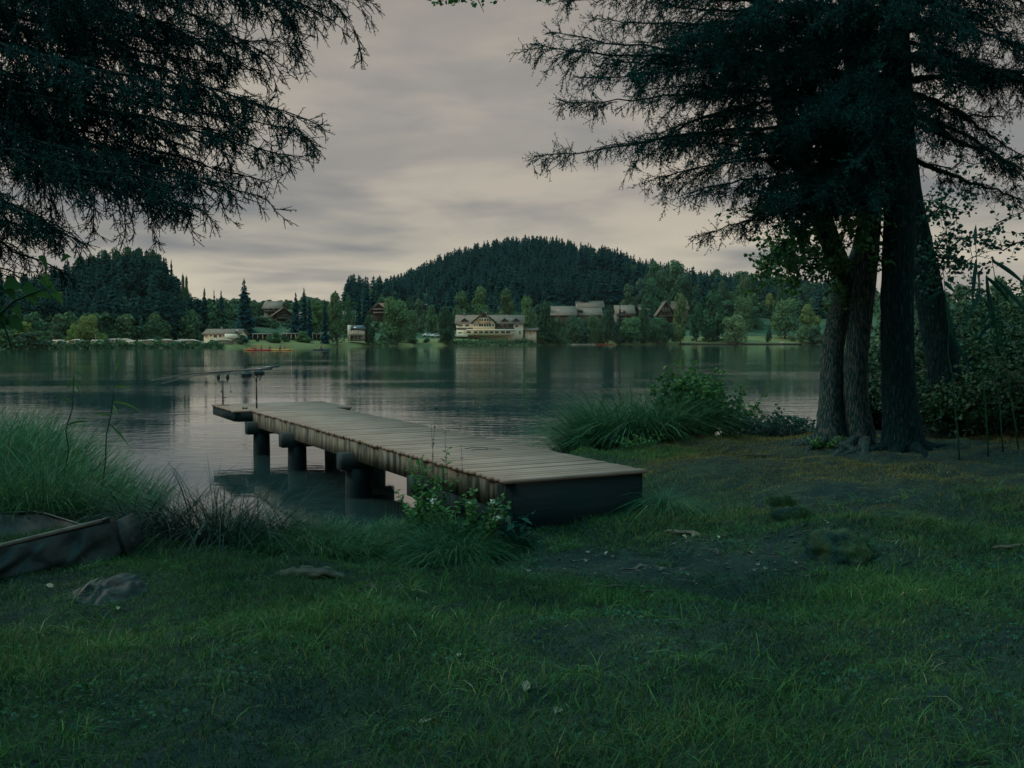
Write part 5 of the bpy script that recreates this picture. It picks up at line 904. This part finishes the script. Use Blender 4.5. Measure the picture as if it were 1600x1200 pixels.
            V2 = np.stack((V[:, 0]*c_-V[:, 1]*s_, V[:, 0]*s_+V[:, 1]*c_, V[:, 2]*h), 1)*np.array((1.25, 1.25, 1))+np.array((x, D, zb-.3)); g.add(V2, q.f[0][0], np.clip(tl+rng.uniform(-.25, .3), 0, 1)); cnt += 1
        o = g.build(nm, M['farspruce']); o.color = (.72, .80, .84, 1) if nm[0] == 'c' else (.66, .70, .68, 1); tag(o, lab, kind='stuff')
treebelt()
def woodland():
    g = G(); br = [proto_broad(80+i, 620, .075, 13, ('round', 'column', 'dome')[i], False)[0] for i in range(3)]; sp = proto_spruce(90, 11, 8, .2)[0]; cnt = 0
    while cnt < 1100:
        px = rng.uniform(-260, 1480); t = rng.uniform(26, 330) if rng.random() < .75 else rng.uniform(20, 60); D = shoreD(px)+t; cnt += 1
        if D > 640 or (t < 50 and 380 < px < 700) or (t < 60 and px > 1075): continue
        if (700 < px < 855 and D < 396) or (310 < px < 380 and D < 290): continue
        yz = [yb for p0, p1, Dm, yb in ((405, 485, 378, 500), (530, 580, 388, 499), (565, 640, 416, 496), (640, 700, 448, 488), (853, 1020, 484, 507), (1020, 1085, 500, 502)) if p0 < px < p1 and D < Dm]
        x = (px-800)/F*D; zb = fz1(x, D); h = rng.uniform(7, 11.5) if px < 980 else rng.uniform(9, 14); q = sp if rng.random() < .12 else br[rng.integers(3)]; w = h*rng.uniform(.7, .95)*(1.3 if q is sp else 1)
        ylim = max([478 if px < 300 else 466 if px < 580 else 440]+yz)
        if HOR-(zb+h-2)/D*F < ylim and (px < 980 or yz): h = (2+(HOR-ylim)/F*D-zb)*rng.uniform(.8, 1); w = min(w, h*1.3)
        if h < 1.2: continue
        a = rng.random()*6.28; c_, s_ = math.cos(a)*w, math.sin(a)*w; V = q.v[0]; g.add(np.stack((V[:, 0]*c_-V[:, 1]*s_, V[:, 0]*s_+V[:, 1]*c_, V[:, 2]*h), 1)+np.array((x, D, zb-.2)), q.f[0][0], np.clip(q.t[0]*rng.uniform(.3, 1.1), 0, 1))
    o = g.build('woodland', M['farleaf']); o.color = (.85, .92, .90, 1); tag(o, 'closed dark green woodland filling the slopes behind the far shore', kind='stuff')
woodland()
# shoreline scrub and reeds, too fine to count
def scrub():
    g = G(); n = 26000; px = rng.uniform(-250, 1750, n); m_ = (px < 350)|((px > 580) & (px < 620))|((px > 695) & (px < 905))|((px > 905) & (px < 945))|((px > 1290)); px = px[m_]; n = len(px); D = shoreD(px)+rng.uniform(.2, 5, n); x = (px-800)/F*D
    h = (1.0+.8*np.sin(px*.11)**2+.5*np.sin(px*.043)**2)*rng.uniform(.3, 1, n)*np.where(px > 695, 1.25, 1)*np.where((px > 85) & (px < 360), .30+.55*(np.sin(px*.21) > .1), 1); z = fz(x, D); P = np.stack((x, D, z+h*rng.random(n)), 1)
    leaves(g, P, rng.uniform(.25, .6, n), rng.random(n)*.8, up=.3, shape='quad'); o = g.build('shore_undergrowth', M['farleaf']); o.color = (.9, 1, .95, 1); tag(o, 'reeds and low scrub lining the far shore', kind='stuff')
scrub()
# ------------------------------------------------------------------ far shore: buildings
def wpx(px, D): return (px-800)/F*D
def zpx(py, D): return 2+(HOR-py)/F*D
def house(name, label, px0, px1, yb, ye, yr, D, depth, wall='cream', roof='roof', over=.5, hip=0, cat='house', group=None, gable=False, rz=0):
    """ridge across the view (gable=False) or gable end facing the lake (gable=True). Returns root and a local frame helper"""
    x0, x1 = wpx(px0, D), wpx(px1, D); zb, ze, zr = zpx(yb, D), zpx(ye, D), zpx(yr, D); cx = (x0+x1)/2; W = x1-x0; h, r = ze-zb, zr-zb
    o = empty(name, (cx, D, zb), rz, label, cat, group); g = G(); g.box((0, depth/2, h/2-1.8), (W, depth, h+3.6)); 
    if gable:
        g.prism([(-W/2, .002, h), (W/2, .002, h), (0, .002, r-.05)], (0, depth-.004, 0))
    else:
        for s in (-1, 1): g.prism([(s*(W/2-.003), 0, h), (s*(W/2-.003), depth, h), (s*(W/2-.003), depth/2, r-.05)], (-s*.2, 0, 0))
    g.build('wall', M[wall], o); g = G(); t = .22
    if gable:
        k = (r-h)/(W/2)
        for s in (-1, 1): g.prism([(0, -over, r), (s*(W/2+over), -over, h-over*k), (s*(W/2+over), -over, h-over*k+t), (0, -over, r+t)], (0, depth+2*over, 0))
    else:
        k = (r-h)/(depth/2)
        for y0, sg in ((-over, 1), (depth+over, -1)):
            g.prism([(-W/2-over+hip*0, y0, h-over*k), (W/2+over, y0, h-over*k), (W/2+over-hip, depth/2, r), (-W/2-over+hip, depth/2, r)], (0, 0, t))
    rf = g.build('roof', M[roof], o)
    def win(px, py, w, hh, name='window', m='glass', d=.06, y=0, par=None, frame=True):
        X, Z = wpx(px, D)-cx, zpx(py, D)-zb; w, hh = w/F*D, hh/F*D; q = G(); q.box((X, y-d/2+.02, Z), (w, d, hh)); a = q.build(name, M[m], par or o)
        if frame and name == 'window':
            q = G(); f = .09
            for dx, dz, sx, sz in ((-w/2, 0, f, hh+f), (w/2, 0, f, hh+f), (0, -hh/2, w, f), (0, hh/2, w, f), (0, 0, f*.7, hh)): q.box((X+dx, y-d+.0, Z+dz), (sx, .05, sz))
            q.build('frame', M['whitew'], a)
        return a
    return o, win, (cx, zb, D, rf)
def hotel():
    D = 376; o, win, (cx, zb, _, rf) = house('hotel', 'long cream lakeside hotel with a central gable, dormers and a white terrace', 713, 817.5, 524, 505, 492.5, D, 11, 'cream', 'roof', .6, cat='hotel')
    L_ = lambda px: wpx(px, D)-cx; Z_ = lambda py: zpx(py, D)-zb
    # central gabled bay
    g = G(); x0, x1 = L_(740), L_(773); y0 = -2.4; g.box(((x0+x1)/2, y0/2+.01, Z_(504)/2), (x1-x0, -y0+.02, Z_(504))); g.prism([(x0, y0, Z_(504)), (x1, y0, Z_(504)), ((x0+x1)/2, y0, Z_(490.5))], (0, 3, 0)); bay = g.build('gabled_bay', M['cream'], o)
    g = G(); xm = (x0+x1)/2
    for s in (-1, 1):
        e = xm+s*((x1-x0)/2+.9); g.prism([(xm, y0-.8, Z_(488.6)), (e, y0-.8, Z_(505)), (e, y0-.8, Z_(505)+.3), (xm, y0-.8, Z_(488.6)+.3)], (0, 7.5, 0))
    g.build('bay_roof', M['roof'], bay); g = G(); g.prism([(xm-1.5, y0-.25, Z_(496)), (xm+1.5, y0-.25, Z_(496)), (xm, y0-.25, Z_(490.6))], (0, .2, 0)); g.build('gable_cladding', M['timber'], bay)
    for i, px in enumerate((747.5, 750.5, 754, 758.2, 762.5, 766)): win(px, 500, 2.3 if 0 < i < 5 else 1.6, 3.1, y=y0, par=bay, frame=False)
    for px in (741.8, 746.2): win(px, 508.3, 1.8, 2.6, y=y0, par=bay, frame=False)
    for px in (750.2, 753.8, 758, 762, 766): win(px, 508, 3.2, 4.2, y=y0, par=bay, frame=False)
    win(770.6, 508.3, 2.4, 2.8, y=y0, par=bay, frame=False)
    win(756.5, 503.4, 20, 2.0, 'balcony_band', 'peach', .5, y0, bay); win(756.5, 513.1, 33.5, 2.6, 'balcony_band', 'peach', .7, y0, bay)
    g = G(); g.box((L_(726.5), -.6, Z_(511.4)), (26/F*D, 1.3, .35)); g.build('balcony_rail', M['whitew'], o); g = G(); g.box((L_(726.5), -.55, Z_(513.8)), (26/F*D, 1.2, .55)); g.build('balcony', M['timber'], o)
    for px in (718, 721.5, 728.5, 731.5): win(px, 508.6, 2.8, 3.0, frame=False)
    g = G(); g.box((L_(788.5), -.5, Z_(513.2)), (29.5/F*D, 1.1, .75)); g.build('balcony', M['timber'], o)
    for px, w in ((777, 3), (781, 2.2), (788.8, 3), (797, 3.6), (800.5, 2)): win(px, 508.8, w, 3.6, frame=False)
    g = G(); g.box((L_(788), .02, Z_(509)), (29/F*D, .1, 7/F*D)); g.build('timber_cladding', M['timber'] if False else M['roof'], o)
    win(807.3, 509.6, 4.6, 3.2, frame=True); win(812.4, 519.5, 2, 5, 'door', 'timber', frame=False)
    # ground floor dining hall
    g = G(); g.box((L_(767), -2.9, Z_(520)), (74/F*D, 3.2, 8.2/F*D)); hall = g.build('dining_hall', M['cream'], o); g = G(); g.box((L_(767.5), -2.9, Z_(515.9)), (76/F*D, 3.7, .7)); g.build('fascia', M['whitew'], hall)
    for px in (733.5, 744, 752.2, 760.5, 768.5, 776.6, 786, 794): win(px, 519.3, 6, 2.8, y=-4.5, par=hall, frame=False)
    for px in (739.4, 748.1, 756.3, 764.4, 772.5, 781, 790): win(px, 519.8, 1, 4.6, 'pilaster', 'whitew', .2, -4.5, hall)
    g = G(); g.box((L_(721), -3.2, Z_(524.6)), (21/F*D, 5.5, 1.1)); g.build('terrace', M['whitew'], o); g = G(); g.box((L_(722), -1.2, Z_(519.5)), (15/F*D, 2.3, 7/F*D)); g.build('terrace_room', M['cream'], o); win(719, 519.8, 5, 1.7, y=-2.35, frame=False)
    for px in (726, 788.5, 806.5):
        xm = L_(px); g = G(); y1, y2 = .6, 4.6; w2 = 1.15; g.prism([(xm-w2, y1, Z_(502.2)), (xm+w2, y1, Z_(502.2)), (xm, y1, Z_(497.8))], (0, y2-y1, 0)); d = g.build('dormer', M['timber'], o); g = G()
        for s in (-1, 1): g.prism([(xm, y1-.25, Z_(497.2)), (xm+s*(w2+.35), y1-.25, Z_(502.6)), (xm+s*(w2+.35), y1-.25, Z_(502.6)+.18), (xm, y1-.25, Z_(497.2)+.18)], (0, y2-y1, 0))
        g.build('dormer_roof', M['roof'], d)
    for px in (798, 778.5): g = G(); g.box((L_(px), 2.9, Z_(498.6)), (.75, .9, .25)); g.build('skylight', M['whitew'] if px == 798 else M['roofred'], rf)
    for px, y in ((724, 5.2), (759.5, 1.5)): g = G(); g.box((L_(px), y, Z_(491.2)), (.5, .5, 1.2)); g.box((L_(px), y, Z_(491.2)+.65), (.65, .65, .12), m=0); g.build('chimney', M['concrete'], rf)
    o, win, (cx, zb, _, rf) = house('annex', 'low annex with a flat wide roof beside the hotel', 820.5, 838, 523.5, 515.5, 512.5, 377, 6, 'cream', 'roof', 1.0, cat='annex'); win(829.2, 520, .7, 7, 'post', 'timber', frame=False)
hotel()
def others():
    # long low house on the campsite
    o, win, (cx, zb, D, rf) = house('long_house', 'long low house with a grey roof and dark gable above the campsite', 319, 373, 531, 522.2, 514.8, 266, 9, 'cream', 'roof', .5)
    win(337, 525.5, 5, 4); win(330, 524.5, 3, 2, frame=False); win(345, 525, 4, 3); win(351, 524.5, 3, 2, frame=False)
    for px in (365.6, 368, 370.4): win(px, 523.6, 1.6, 1.8, frame=False)
    L_ = lambda px: wpx(px, D)-cx; Z_ = lambda py: zpx(py, D)-zb
    g = G(); g.box((L_(363), -.6, Z_(526.2)), (3.4, 1.2, Z_(522)-Z_(531))); g.build('projecting_wall', M['whitew'], o); g = G(); g.prism([(L_(366), -.7, Z_(522)), (L_(374), -.7, Z_(522)), (L_(371.5), -.7, Z_(516.2))], (0, .3, 0)); g.build('gable_cladding', M['timber'], o)
    g = G(); g.box((L_(339.5), 4.5, Z_(513.6)), (.4, .4, 1.0)); g.build('chimney', M['concrete'], rf); g = G(); g.box((L_(373.2), -1, Z_(516.5)), (.5, .3, .5)); g.build('satellite_dish', M['whitew'], rf)
    # chalets on the slope
    o, win, (cx, zb, D, rf) = house('chalet', 'upper chalet with a broad pale roof and dark balconies', 414, 437, 492, 481, 471, 362, 9, 'concrete', 'roof', .9, cat='chalet'); win(424, 483.5, 6, 2.4, frame=False); win(432, 483.5, 5, 2.4, frame=False); win(422, 490, 3, 2.2, frame=False); win(428.5, 490, 3, 2.2, frame=False); win(421.6, 476, 1.8, 1.2, 'skylight', 'whitew', .3, 3, frame=False)
    g = G(); g.box((wpx(425, D)-cx, -.7, zpx(486.8, D)-zb), (21/F*D, 1.4, .9)); g.build('balcony', M['timber'], o)
    o, win, (cx, zb, D, rf) = house('chalet', 'lower chalet with a red brown roof and steep gable towards the lake', 431, 457, 503, 491, 481, 350, 10, 'timber', 'roofred', 1.0, gable=True, cat='chalet', rz=R(18))
    for px in (439, 444.5, 450): win(px, 494, 3, 3, frame=False)
    g = G(); g.box((0, -.8, zpx(497.5, D)-zb), (4.6, 1.4, .8)); g.build('balcony', M['timber'], o)
    o, win, (cx, zb, D, rf) = house('chalet_wing', 'ochre wing with small square windows beside the lower chalet', 459, 476, 503, 494, 488, 351, 8, 'peach', 'roofred', .8, cat='chalet')
    for px in (466.5, 469.5, 472.5): win(px, 494.5, 1.2, 2.4, frame=False)
    o, win, (cx, zb, D, rf) = house('chalet', 'dark timber chalet with balconies behind the airy willow', 580, 607, 493, 484.5, 474.5, 400, 10, 'timber', 'roofred', 1.0, gable=True, cat='chalet', rz=R(-16))
    for py in (483.5, 488.8): g = G(); g.box((.5, -.8, zpx(py, D)-zb), (5.4, 1.4, .6)); g.build('balcony', M['roof'], o)
    for px in (592, 598.5): win(px, 480.5, 2.4, 2.2, frame=False); win(px, 486, 2.4, 2, frame=False)
    o, win, _ = house('cottage', 'small cottage peeping out between trees below the ridge', 538, 549, 498, 491, 487, 372, 6, 'roofred', 'roof', .5, cat='cottage'); win(541, 494, 2, 2); 
    o, win, _ = house('cottage', 'pinkish cottage with a white window hidden among trees', 655, 666, 486, 479, 474.5, 432, 6, 'roofred', 'roof', .4, cat='cottage'); win(662.5, 479.5, 2, 1.6, 'window', 'whitew', frame=False)
    # white tower house
    D = 304; o = empty('tower_house', (wpx(557, D), D, zpx(531, D)), 0, 'white tower house with a row of square openings by the poplar', 'house'); cx, zb = wpx(557, D), zpx(531, D); L_ = lambda px: wpx(px, D)-cx; Z_ = lambda py: zpx(py, D)-zb
    g = G(); g.box((L_(545.3), 2, Z_(508)/2-.2), (3.6/F*D, 4, Z_(508)+.4)); g.build('tower', M['whitew'], o); g = G(); g.box((L_(558), 2.2, (Z_(516)+Z_(524))/2), (22/F*D, 4.4, Z_(516)-Z_(524))); g.build('upper_wall', M['whitew'], o)
    g = G(); g.box((L_(558), 2.6, Z_(524)/2-.2), (22/F*D, 4, Z_(524)+.4)); g.build('ground_floor', M['concrete'], o); g = G(); g.prism([(L_(547.4), -.2, Z_(516.2)), (L_(572), -.2, Z_(516.2)), (L_(568), 2.6, Z_(508)), (L_(548), 2.6, Z_(508))], (0, 3, 0)); g.build('roof', M['glass'], o)
    for px in (549.3, 553, 556.6, 560.3): g = G(); g.box((L_(px), .02, Z_(518.4)), (2/F*D, .12, 1.2/F*D)); g.build('window', M['glass'], o)
    for px in (550, 556, 562): g = G(); g.box((L_(px), .58, Z_(527.6)), (2.4/F*D, .12, 4/F*D)); g.build('window', M['glass'], o)
    # cabins
    for px0, px1, yb, yt, lab in ((395, 421, 529.5, 521.6, 'first cabin with a pale flat roof and posts'), (441, 464, 529, 521, 'second cabin with a cream roof edge'), (482, 503, 528.6, 521.6, 'third cabin half hidden by bushes')):
        D = shoreD(px0)+21; cx, zb = wpx((px0+px1)/2, D), zpx(yb, D); W = (px1-px0)/F*D; h = (yb-yt)/F*D; o = empty('cabin', (cx, D, zb), 0, lab+' on the far lawn', 'cabin', 'lakeside cabins'); g = G(); g.box((0, 1.9, h/2-.4), (W*.94, 2.6, h+.6)); g.build('wall', M['timber'], o)
        g = G(); g.box((0, 1.3, h), (W, 4.2, .22)); g.build('roof', M['cwhite'], o)
        for k in range(4): g = G(); g.box((-W*.45+k*W*.3, -.6, h/2-.4), (.12, .12, h+.6)); g.build('post', M['whitew'], o)
        for k in (-.25, .15): g = G(); g.box((W*k, .57, h*.55), (.8, .08, .6)); g.build('window', M['glass'], o)
    # terrace houses
    o, win, (cx, zb, D, rf) = house('terrace_house', 'lower terrace house under a long grey roof slope', 862, 899, 506, 492, 478.5, 450, 16, 'timber', 'roof', .8); win(880, 494.5, 8, 1.8, frame=False); win(872.5, 484.5, 2.6, 1.2, 'skylight', 'whitew', .4, 4.4, frame=False)
    o, win, (cx, zb, D, rf) = house('terrace_house', 'upper terrace house with the highest long roof', 902, 942, 494, 480, 470, 482, 14, 'timber', 'roof', .8); 
    o, win, (cx, zb, D, rf) = house('terrace_house', 'stepped terrace house with a dark recessed balcony in its roof', 902, 940, 508, 492, 481, 456, 14, 'timber', 'roof', .6); win(907, 486, 8, 2.6, 'balcony', 'timber', .8, 2.5, frame=False); g = G(); g.box((wpx(901.6, D)-cx, 3, zpx(484, D)-zb), (.6, 6, 5.2)); g.build('party_wall', M['concrete'], o)
    o, win, (cx, zb, D, rf) = house('balcony_house', 'house with rows of dark balconies and a rounded dormer', 963, 990, 507, 489, 477, 462, 12, 'roof', 'roof', .8)
    for py in (492.5, 499, 503): g = G(); g.box((-.6, -.9, zpx(py, D)-zb), (22/F*D, 1.8, 1.2)); g.build('balcony', M['timber'], o)
    win(971.5, 486.5, 3, 2.2, frame=False); win(977.5, 495.6, 1.8, 2.4, 'window', 'whitew', frame=False); win(972, 488, 9, 5, 'dormer', 'timber', 2.5, 1.4, frame=False); win(971, 487.6, 3, 2, 'window', 'cwhite', .2, -1.2, frame=False)
    o, win, _ = house('terrace_house', 'small roofed house behind the dark red tinged tree', 999, 1018, 500, 484, 475.5, 480, 10, 'timber', 'roof', .6)
    o, win, (cx, zb, D, rf) = house('gabled_house', 'steep gabled timber house with white framed windows', 1028, 1052, 497, 488.5, 471, 470, 12, 'timber', 'roof', 1.3, gable=True)
    for py, xs in ((483, (1035.5, 1040, 1045)), (490, (1033, 1038, 1043, 1048))):
        for px in xs: win(px, py, 2.2, 2.6)
    g = G(); g.box((0, -.8, zpx(486.6, D)-zb), (15/F*D, 1.5, .8)); g.build('balcony', M['timber'], o); g = G(); g.box((0, -.8, zpx(494.3, D)-zb), (24/F*D, 1.5, .8)); g.build('balcony', M['timber'], o)
    o, win, _ = house('gabled_house', 'wide roof behind the steep gabled house', 1030, 1074, 492, 482, 470.5, 486, 12, 'roof', 'roofred', .8)
    # caravans
    def caravan(o, w=5.2, h=2.2):
        g = G(); pr = [(-w/2, .7), (-w/2+.1, h*.75), (-w/2+.45, h), (w/2-.5, h), (w/2-.1, h*.7), (w/2, .7), (w/2-.1, .4), (-w/2+.1, .4)]; g.prism([(a, 0, b) for a, b in pr], (0, 2.1, 0)); g.build('body', M['cwhite'], o)
        for x in (-w*.28, w*.05, w*.32): g = G(); g.box((x, -.02, h*.66), (w*.17, .06, .5)); g.build('window', M['glass'], o)
        g = G(); g.tube([(0, -.02, .32), (0, .2, .32)], .32, 14); g.build('wheel', M['tyre'], o)
    proto = empty('caravan', (0, 0, 0)); caravan(proto)
    cv = ((91, 535, 218, 'caravan with a pale roof at the end of the campsite'), (111, 538, 211, 'caravan nearest the water beside the clipped bush'), (152, 537, 220, 'caravan behind the clipped waterside bush'), (176, 535.5, 222, 'caravan between the squat shore bushes'), (204, 539, 212, 'low caravan right at the campsite shore'), (218, 535.5, 221, 'caravan beside the dark lollipop tree'), (252, 534, 224, 'caravan in the back row by the small dark tree'), (284, 534.5, 223, 'caravan in the back row with a dark window band'), (272, 539, 212, 'long caravan with an awning on the shore'),
          (310, 539, 212, 'caravan by the pale small bush'), (331, 537, 216, 'caravan before the long low house'), (344, 539, 211, 'caravan at the water side of the long low house'), (362, 538.5, 213, 'last caravan before the round dark bush'))
    for i, (px, yb, D, lab) in enumerate(cv):
        o = proto if i == 0 else copy_tree(proto); D = shoreD(px)+(D-204); x = wpx(px, D); o.location = (x, D, fz1(x, D)-.25); o.rotation_euler = (0, 0, rng.uniform(-.9, .9)); k = rng.uniform(.5, .72); o.scale = (k, k, k); tag(o, lab, 'caravan', 'caravans on the far campsite')
    for i, (px, D, lab) in enumerate(((121, 209, 'small cream awning tent by the clipped bush'), (236, 209, 'cream awning tent in the middle of the campsite'), (262, 210, 'awning tent on the shore with a striped wall'), (300, 209, 'low white awning tent near the water'), (352, 209, 'white awning tent before the long house'), (196, 215, 'broad flat awning tent behind the low caravan'))):
        D = shoreD(px)+(D-203); x = wpx(px, D); o = empty('awning_tent', (x, D, fz1(x, D)-.1), 0, lab, 'tent', 'awning tents on the far campsite'); w = 1.9; g = G(); g.prism([(-w, -1, 1.15), (0, -1, 1.6), (w, -1, 1.15), (w, -1, 1.07), (-w, -1, 1.07)], (0, 2.4, 0)); g.build('roof', M['cwhite'], o)
        g = G(); g.box((0, .3, .5), (w*1.8, 2.0, 1.12)); g.build('wall', M['concrete'], o)
    # kayaks with paddlers
    def kayak(px, D, hull, vest, lab, n=1, rz=0., grp='kayaks on the lake'):
        x = wpx(px, D); o = empty('kayak', (x, D, WZ), rz, lab, 'kayak', grp); g = G(); u = np.linspace(-1, 1, 13); L_ = 2.1*(1+.3*(n-1))
        rad = .30*np.sqrt(np.clip(1-u**2, .004, 1)); g.tube(np.stack((u*L_, 0*u, .08+.16*u**4), 1), rad, 12, flat=.6); g.build('hull', M[hull], o, True); g = G(); g.tube([(-.3, 0, .25), (0, 0, .275), (.3, 0, .25)], [.05, .2, .05], 10, flat=.25); g.build('cockpit', M['black'], o, True)
        for k in range(n):
            X = (k-(n-1)/2)*1.2; pd = tag(person(x+X*math.cos(rz), D, .12+WZ, vest), ('front ' if n > 1 and k == 0 else 'rear ' if n > 1 else '')+'paddler sitting in the '+lab.split(' floating')[0].split(' beside')[0], 'person')
            g = G(); a = np.array((-1.0, -.18, .35)); b = np.array((1.0, -.30, .85)); g.tube([a, b], .018, 5); g.box(a, (.40, .03, .15)); g.box(b, (.40, .03, .15)); q = g.build('paddle', M['yellow'], None, False, (x+X, D, .12+WZ)); tag(q, 'paddle held by the '+('front ' if n > 1 and k == 0 else 'rear ' if n > 1 else '')+'paddler in the '+lab.split(' floating')[0], 'paddle')
    def person(x, D, z, vest):
        me = bpy.data.meshes.new('person'); V = [(0, 0, .1), (0, 0, .35), (0, 0, .55), (0, 0, .65), (0, 0, .78), (-.2, 0, .53), (-.30, -.15, .36), (-.22, -.35, .40), (.2, 0, .53), (.32, -.15, .40), (.24, -.35, .50), (-.1, -.1, .1), (-.12, -.5, .2), (.1, -.1, .1), (.12, -.5, .2)]
        E = [(0, 1), (1, 2), (2, 3), (3, 4), (2, 5), (5, 6), (6, 7), (2, 8), (8, 9), (9, 10), (0, 11), (11, 12), (0, 13), (13, 14)]; me.from_pydata(V, E, []); me.materials.append(M['skin']); o = bpy.data.objects.new('person', me); C.objects.link(o); o.location = (x, D, z)
        m = o.modifiers.new('s', 'SKIN'); rr = [.15, .15, .16, .06, .105, .07, .05, .04, .07, .05, .04, .09, .07, .09, .07]
        for i, s in enumerate(me.skin_vertices[0].data): s.radius = (rr[i], rr[i]*.8); s.use_root = i == 0
        m2 = o.modifiers.new('d', 'SUBSURF'); m2.levels = m2.render_levels = 1
        g = G(); g.tube([(0, 0, .14), (0, 0, .36), (0, 0, .56)], [.165, .18, .19], 10, flat=.8); g.build('vest', M[vest], o, True); g = G(); g.blob((0, .015, .80), (.11, .12, .11), 1, .05, 2); g.build('hair', M['timber'], o, True); return o
    kayak(396, 196, 'yellow', 'shirt', 'yellow kayak floating ahead of the red one'); kayak(404, 191, 'red', 'redvest', 'long red double kayak', 2); kayak(422, 195, 'red', 'shirt', 'short red kayak floating behind the long one'); kayak(438, 191, 'yellow', 'shirt', 'orange kayak with a dark clad paddler'); kayak(445, 194, 'yellow', 'redvest', 'orange kayak beside the dark clad paddler'); kayak(502, 197, 'black', 'shirt', 'dark lone kayak floating apart from the group')
    for i in range(9):
        px = 896+i*7.4; D = shoreD(px)-1.0; x = wpx(px, D); g = G(); u = np.linspace(-1, 1, 11); g.tube(np.stack((u*1.5, .3*u, .22+.12*u**4), 1), .28*np.sqrt(np.clip(1-u**2, .01, 1)), 8, flat=.7); g.box((.1, .1, .42), (.5, .3, .16), rz=.3)
        o = g.build('canoe', M['cwhite'] if i < 5 else M['red'], None, True, (x, D, WZ)); tag(o, 'white canoe moored in the row below the big dark tree' if i < 5 else 'red canoe moored at the end of the canoe row', 'canoe', 'white moored canoes' if i < 5 else 'red moored canoes')
    # parked cars
    for px, lab in ((668, 'white car parked on the slope beside the tall post'), (680, 'white car parked next to the dark foliage column')):
        D = 366; x = wpx(px, D); o = empty('parked_car', (x, D, fz1(x, D)), .3, lab, 'car', 'white cars parked by the hotel'); g = G(); pr = [(-1.9, .35), (-1.9, .75), (-1.2, .9), (-.7, 1.4), (.7, 1.42), (1.3, .95), (1.95, .8), (1.95, .35)]; g.prism([(a, -.8, b) for a, b in pr], (0, 1.6, 0)); g.build('body', M['car'], o)
        g = G(); g.prism([(-.95, -.82, .95), (-.62, -.82, 1.3), (.62, -.82, 1.32), (1.0, -.82, .98)], (0, 1.64, 0)); g.build('side_windows', M['glass'], o)
        for a in (-1.2, 1.2):
            for b_ in (-.82, .62): g = G(); g.tube([(a, b_, .32), (a, b_+.2, .32)], .32, 12); g.build('wheel', M['tyre'], o)
    # jetty, posts, wall
    D0, D1 = shoreD(1165)-1.5, shoreD(1238)-3; a, b = np.array((wpx(1160, D0), D0, .45)), np.array((wpx(1240, D1), D1-8, .45)); o = empty('jetty', (a+b)/2*(1, 1, 0), 0, 'long low pale jetty along the far shore lawn', 'jetty'); off = (a+b)/2*np.array((1, 1, 0)); g = G(); g.beam(a-off, b-off, 1.6, .18); g.build('deck', M['concrete'], o)
    for k in range(7): p = a+(b-a)*(k+.5)/7-off; g = G(); g.tube([p-(0, 0, 1.5), p], .12, 6); g.build('post', M['timber'], o)
    px = 1222; D = 405; g = G(); x = wpx(px, D1-6); g.box((x, 0, .9), (1.6, .7, .5)); g.box((x+.1, 0, 1.25), (.7, .5, .5)); o = g.build('rowing_boat', M['cwhite'], None, False, (0, D1-6, -.2)); tag(o, 'small white boat tied up at the far jetty', 'boat')
    for px, yt, yb, D, lab in ((684.5, 506, 524, 345, 'tall pale post beside the hotel trees'), (529, 524, 532, 262, 'first pole of the lawn goal'), (534, 524, 532, 262, 'second pole of the lawn goal'), (489, 519, 532, 236, 'thin flag pole by the third cabin'), (150, 523, 536, 214, 'thin white mast among the caravans')):
        D = max(D, shoreD(px)+6); x = wpx(px, D); g = G(); z0, z1 = fz1(x, D)-.3, zpx(yt, D); g.tube([(0, 0, z0), (0, 0, z1)], [.09, .06], 6); g.tube([(-.3, 0, z1-.1), (.3, 0, z1-.1)], .05, 5); o = g.build('post', M['concrete'], None, False, (x, D, 0)); tag(o, lab, 'post')
    for px, yb, D, w, h, lab in ((434.5, 538, 214, 1.2, 1.3, 'small pale hut by the waterside bush'), (961, 521, 415, 1.8, 1.6, 'orange brown hut on the lawn by the bright willow')):
        D = max(D, shoreD(px)+9); x = wpx(px, D); o = empty('hut', (x, D, fz1(x, D)-.1), 0, lab, 'hut'); g = G(); g.box((0, .6, h/2), (w, 1.2, h)); g.build('wall', M['concrete'] if px < 500 else M['peach'], o); g = G(); g.prism([(-w*.65, -.2, h), (0, -.2, h+.45), (w*.65, -.2, h), (w*.65, -.2, h-.1), (-w*.65, -.2, h-.1)], (0, 1.6, 0)); g.build('roof', M['roof'], o)
    g = G(); a, b = np.array((wpx(1070, 412), shoreD(1070)+.2, .15)), np.array((wpx(1250, 440), shoreD(1250)+.2, .15)); g.beam(a, b, .4, .7); o = g.build('shore_wall', M['timber'], None); tag(o, 'low dark retaining wall along the edge of the far lawn', 'wall')
others()
# thin moist air over the lake: far slopes fade a little
def haze():
    g = G(); g.box((0, 315, 60), (1800, 710, 130)); m = bpy.data.materials.new('haze_air'); m.use_nodes = True; nt = m.node_tree; nt.nodes.clear()
    v = nt.nodes.new('ShaderNodeVolumePrincipled'); v.inputs['Color'].default_value = (.70, .92, .92, 1); v.inputs['Density'].default_value = .00004; o_ = nt.nodes.new('ShaderNodeOutputMaterial'); nt.links.new(v.outputs[0], o_.inputs['Volume'])
    o = g.build('haze', m); tag(o, 'thin moist air over the lake', kind='stuff')
haze()
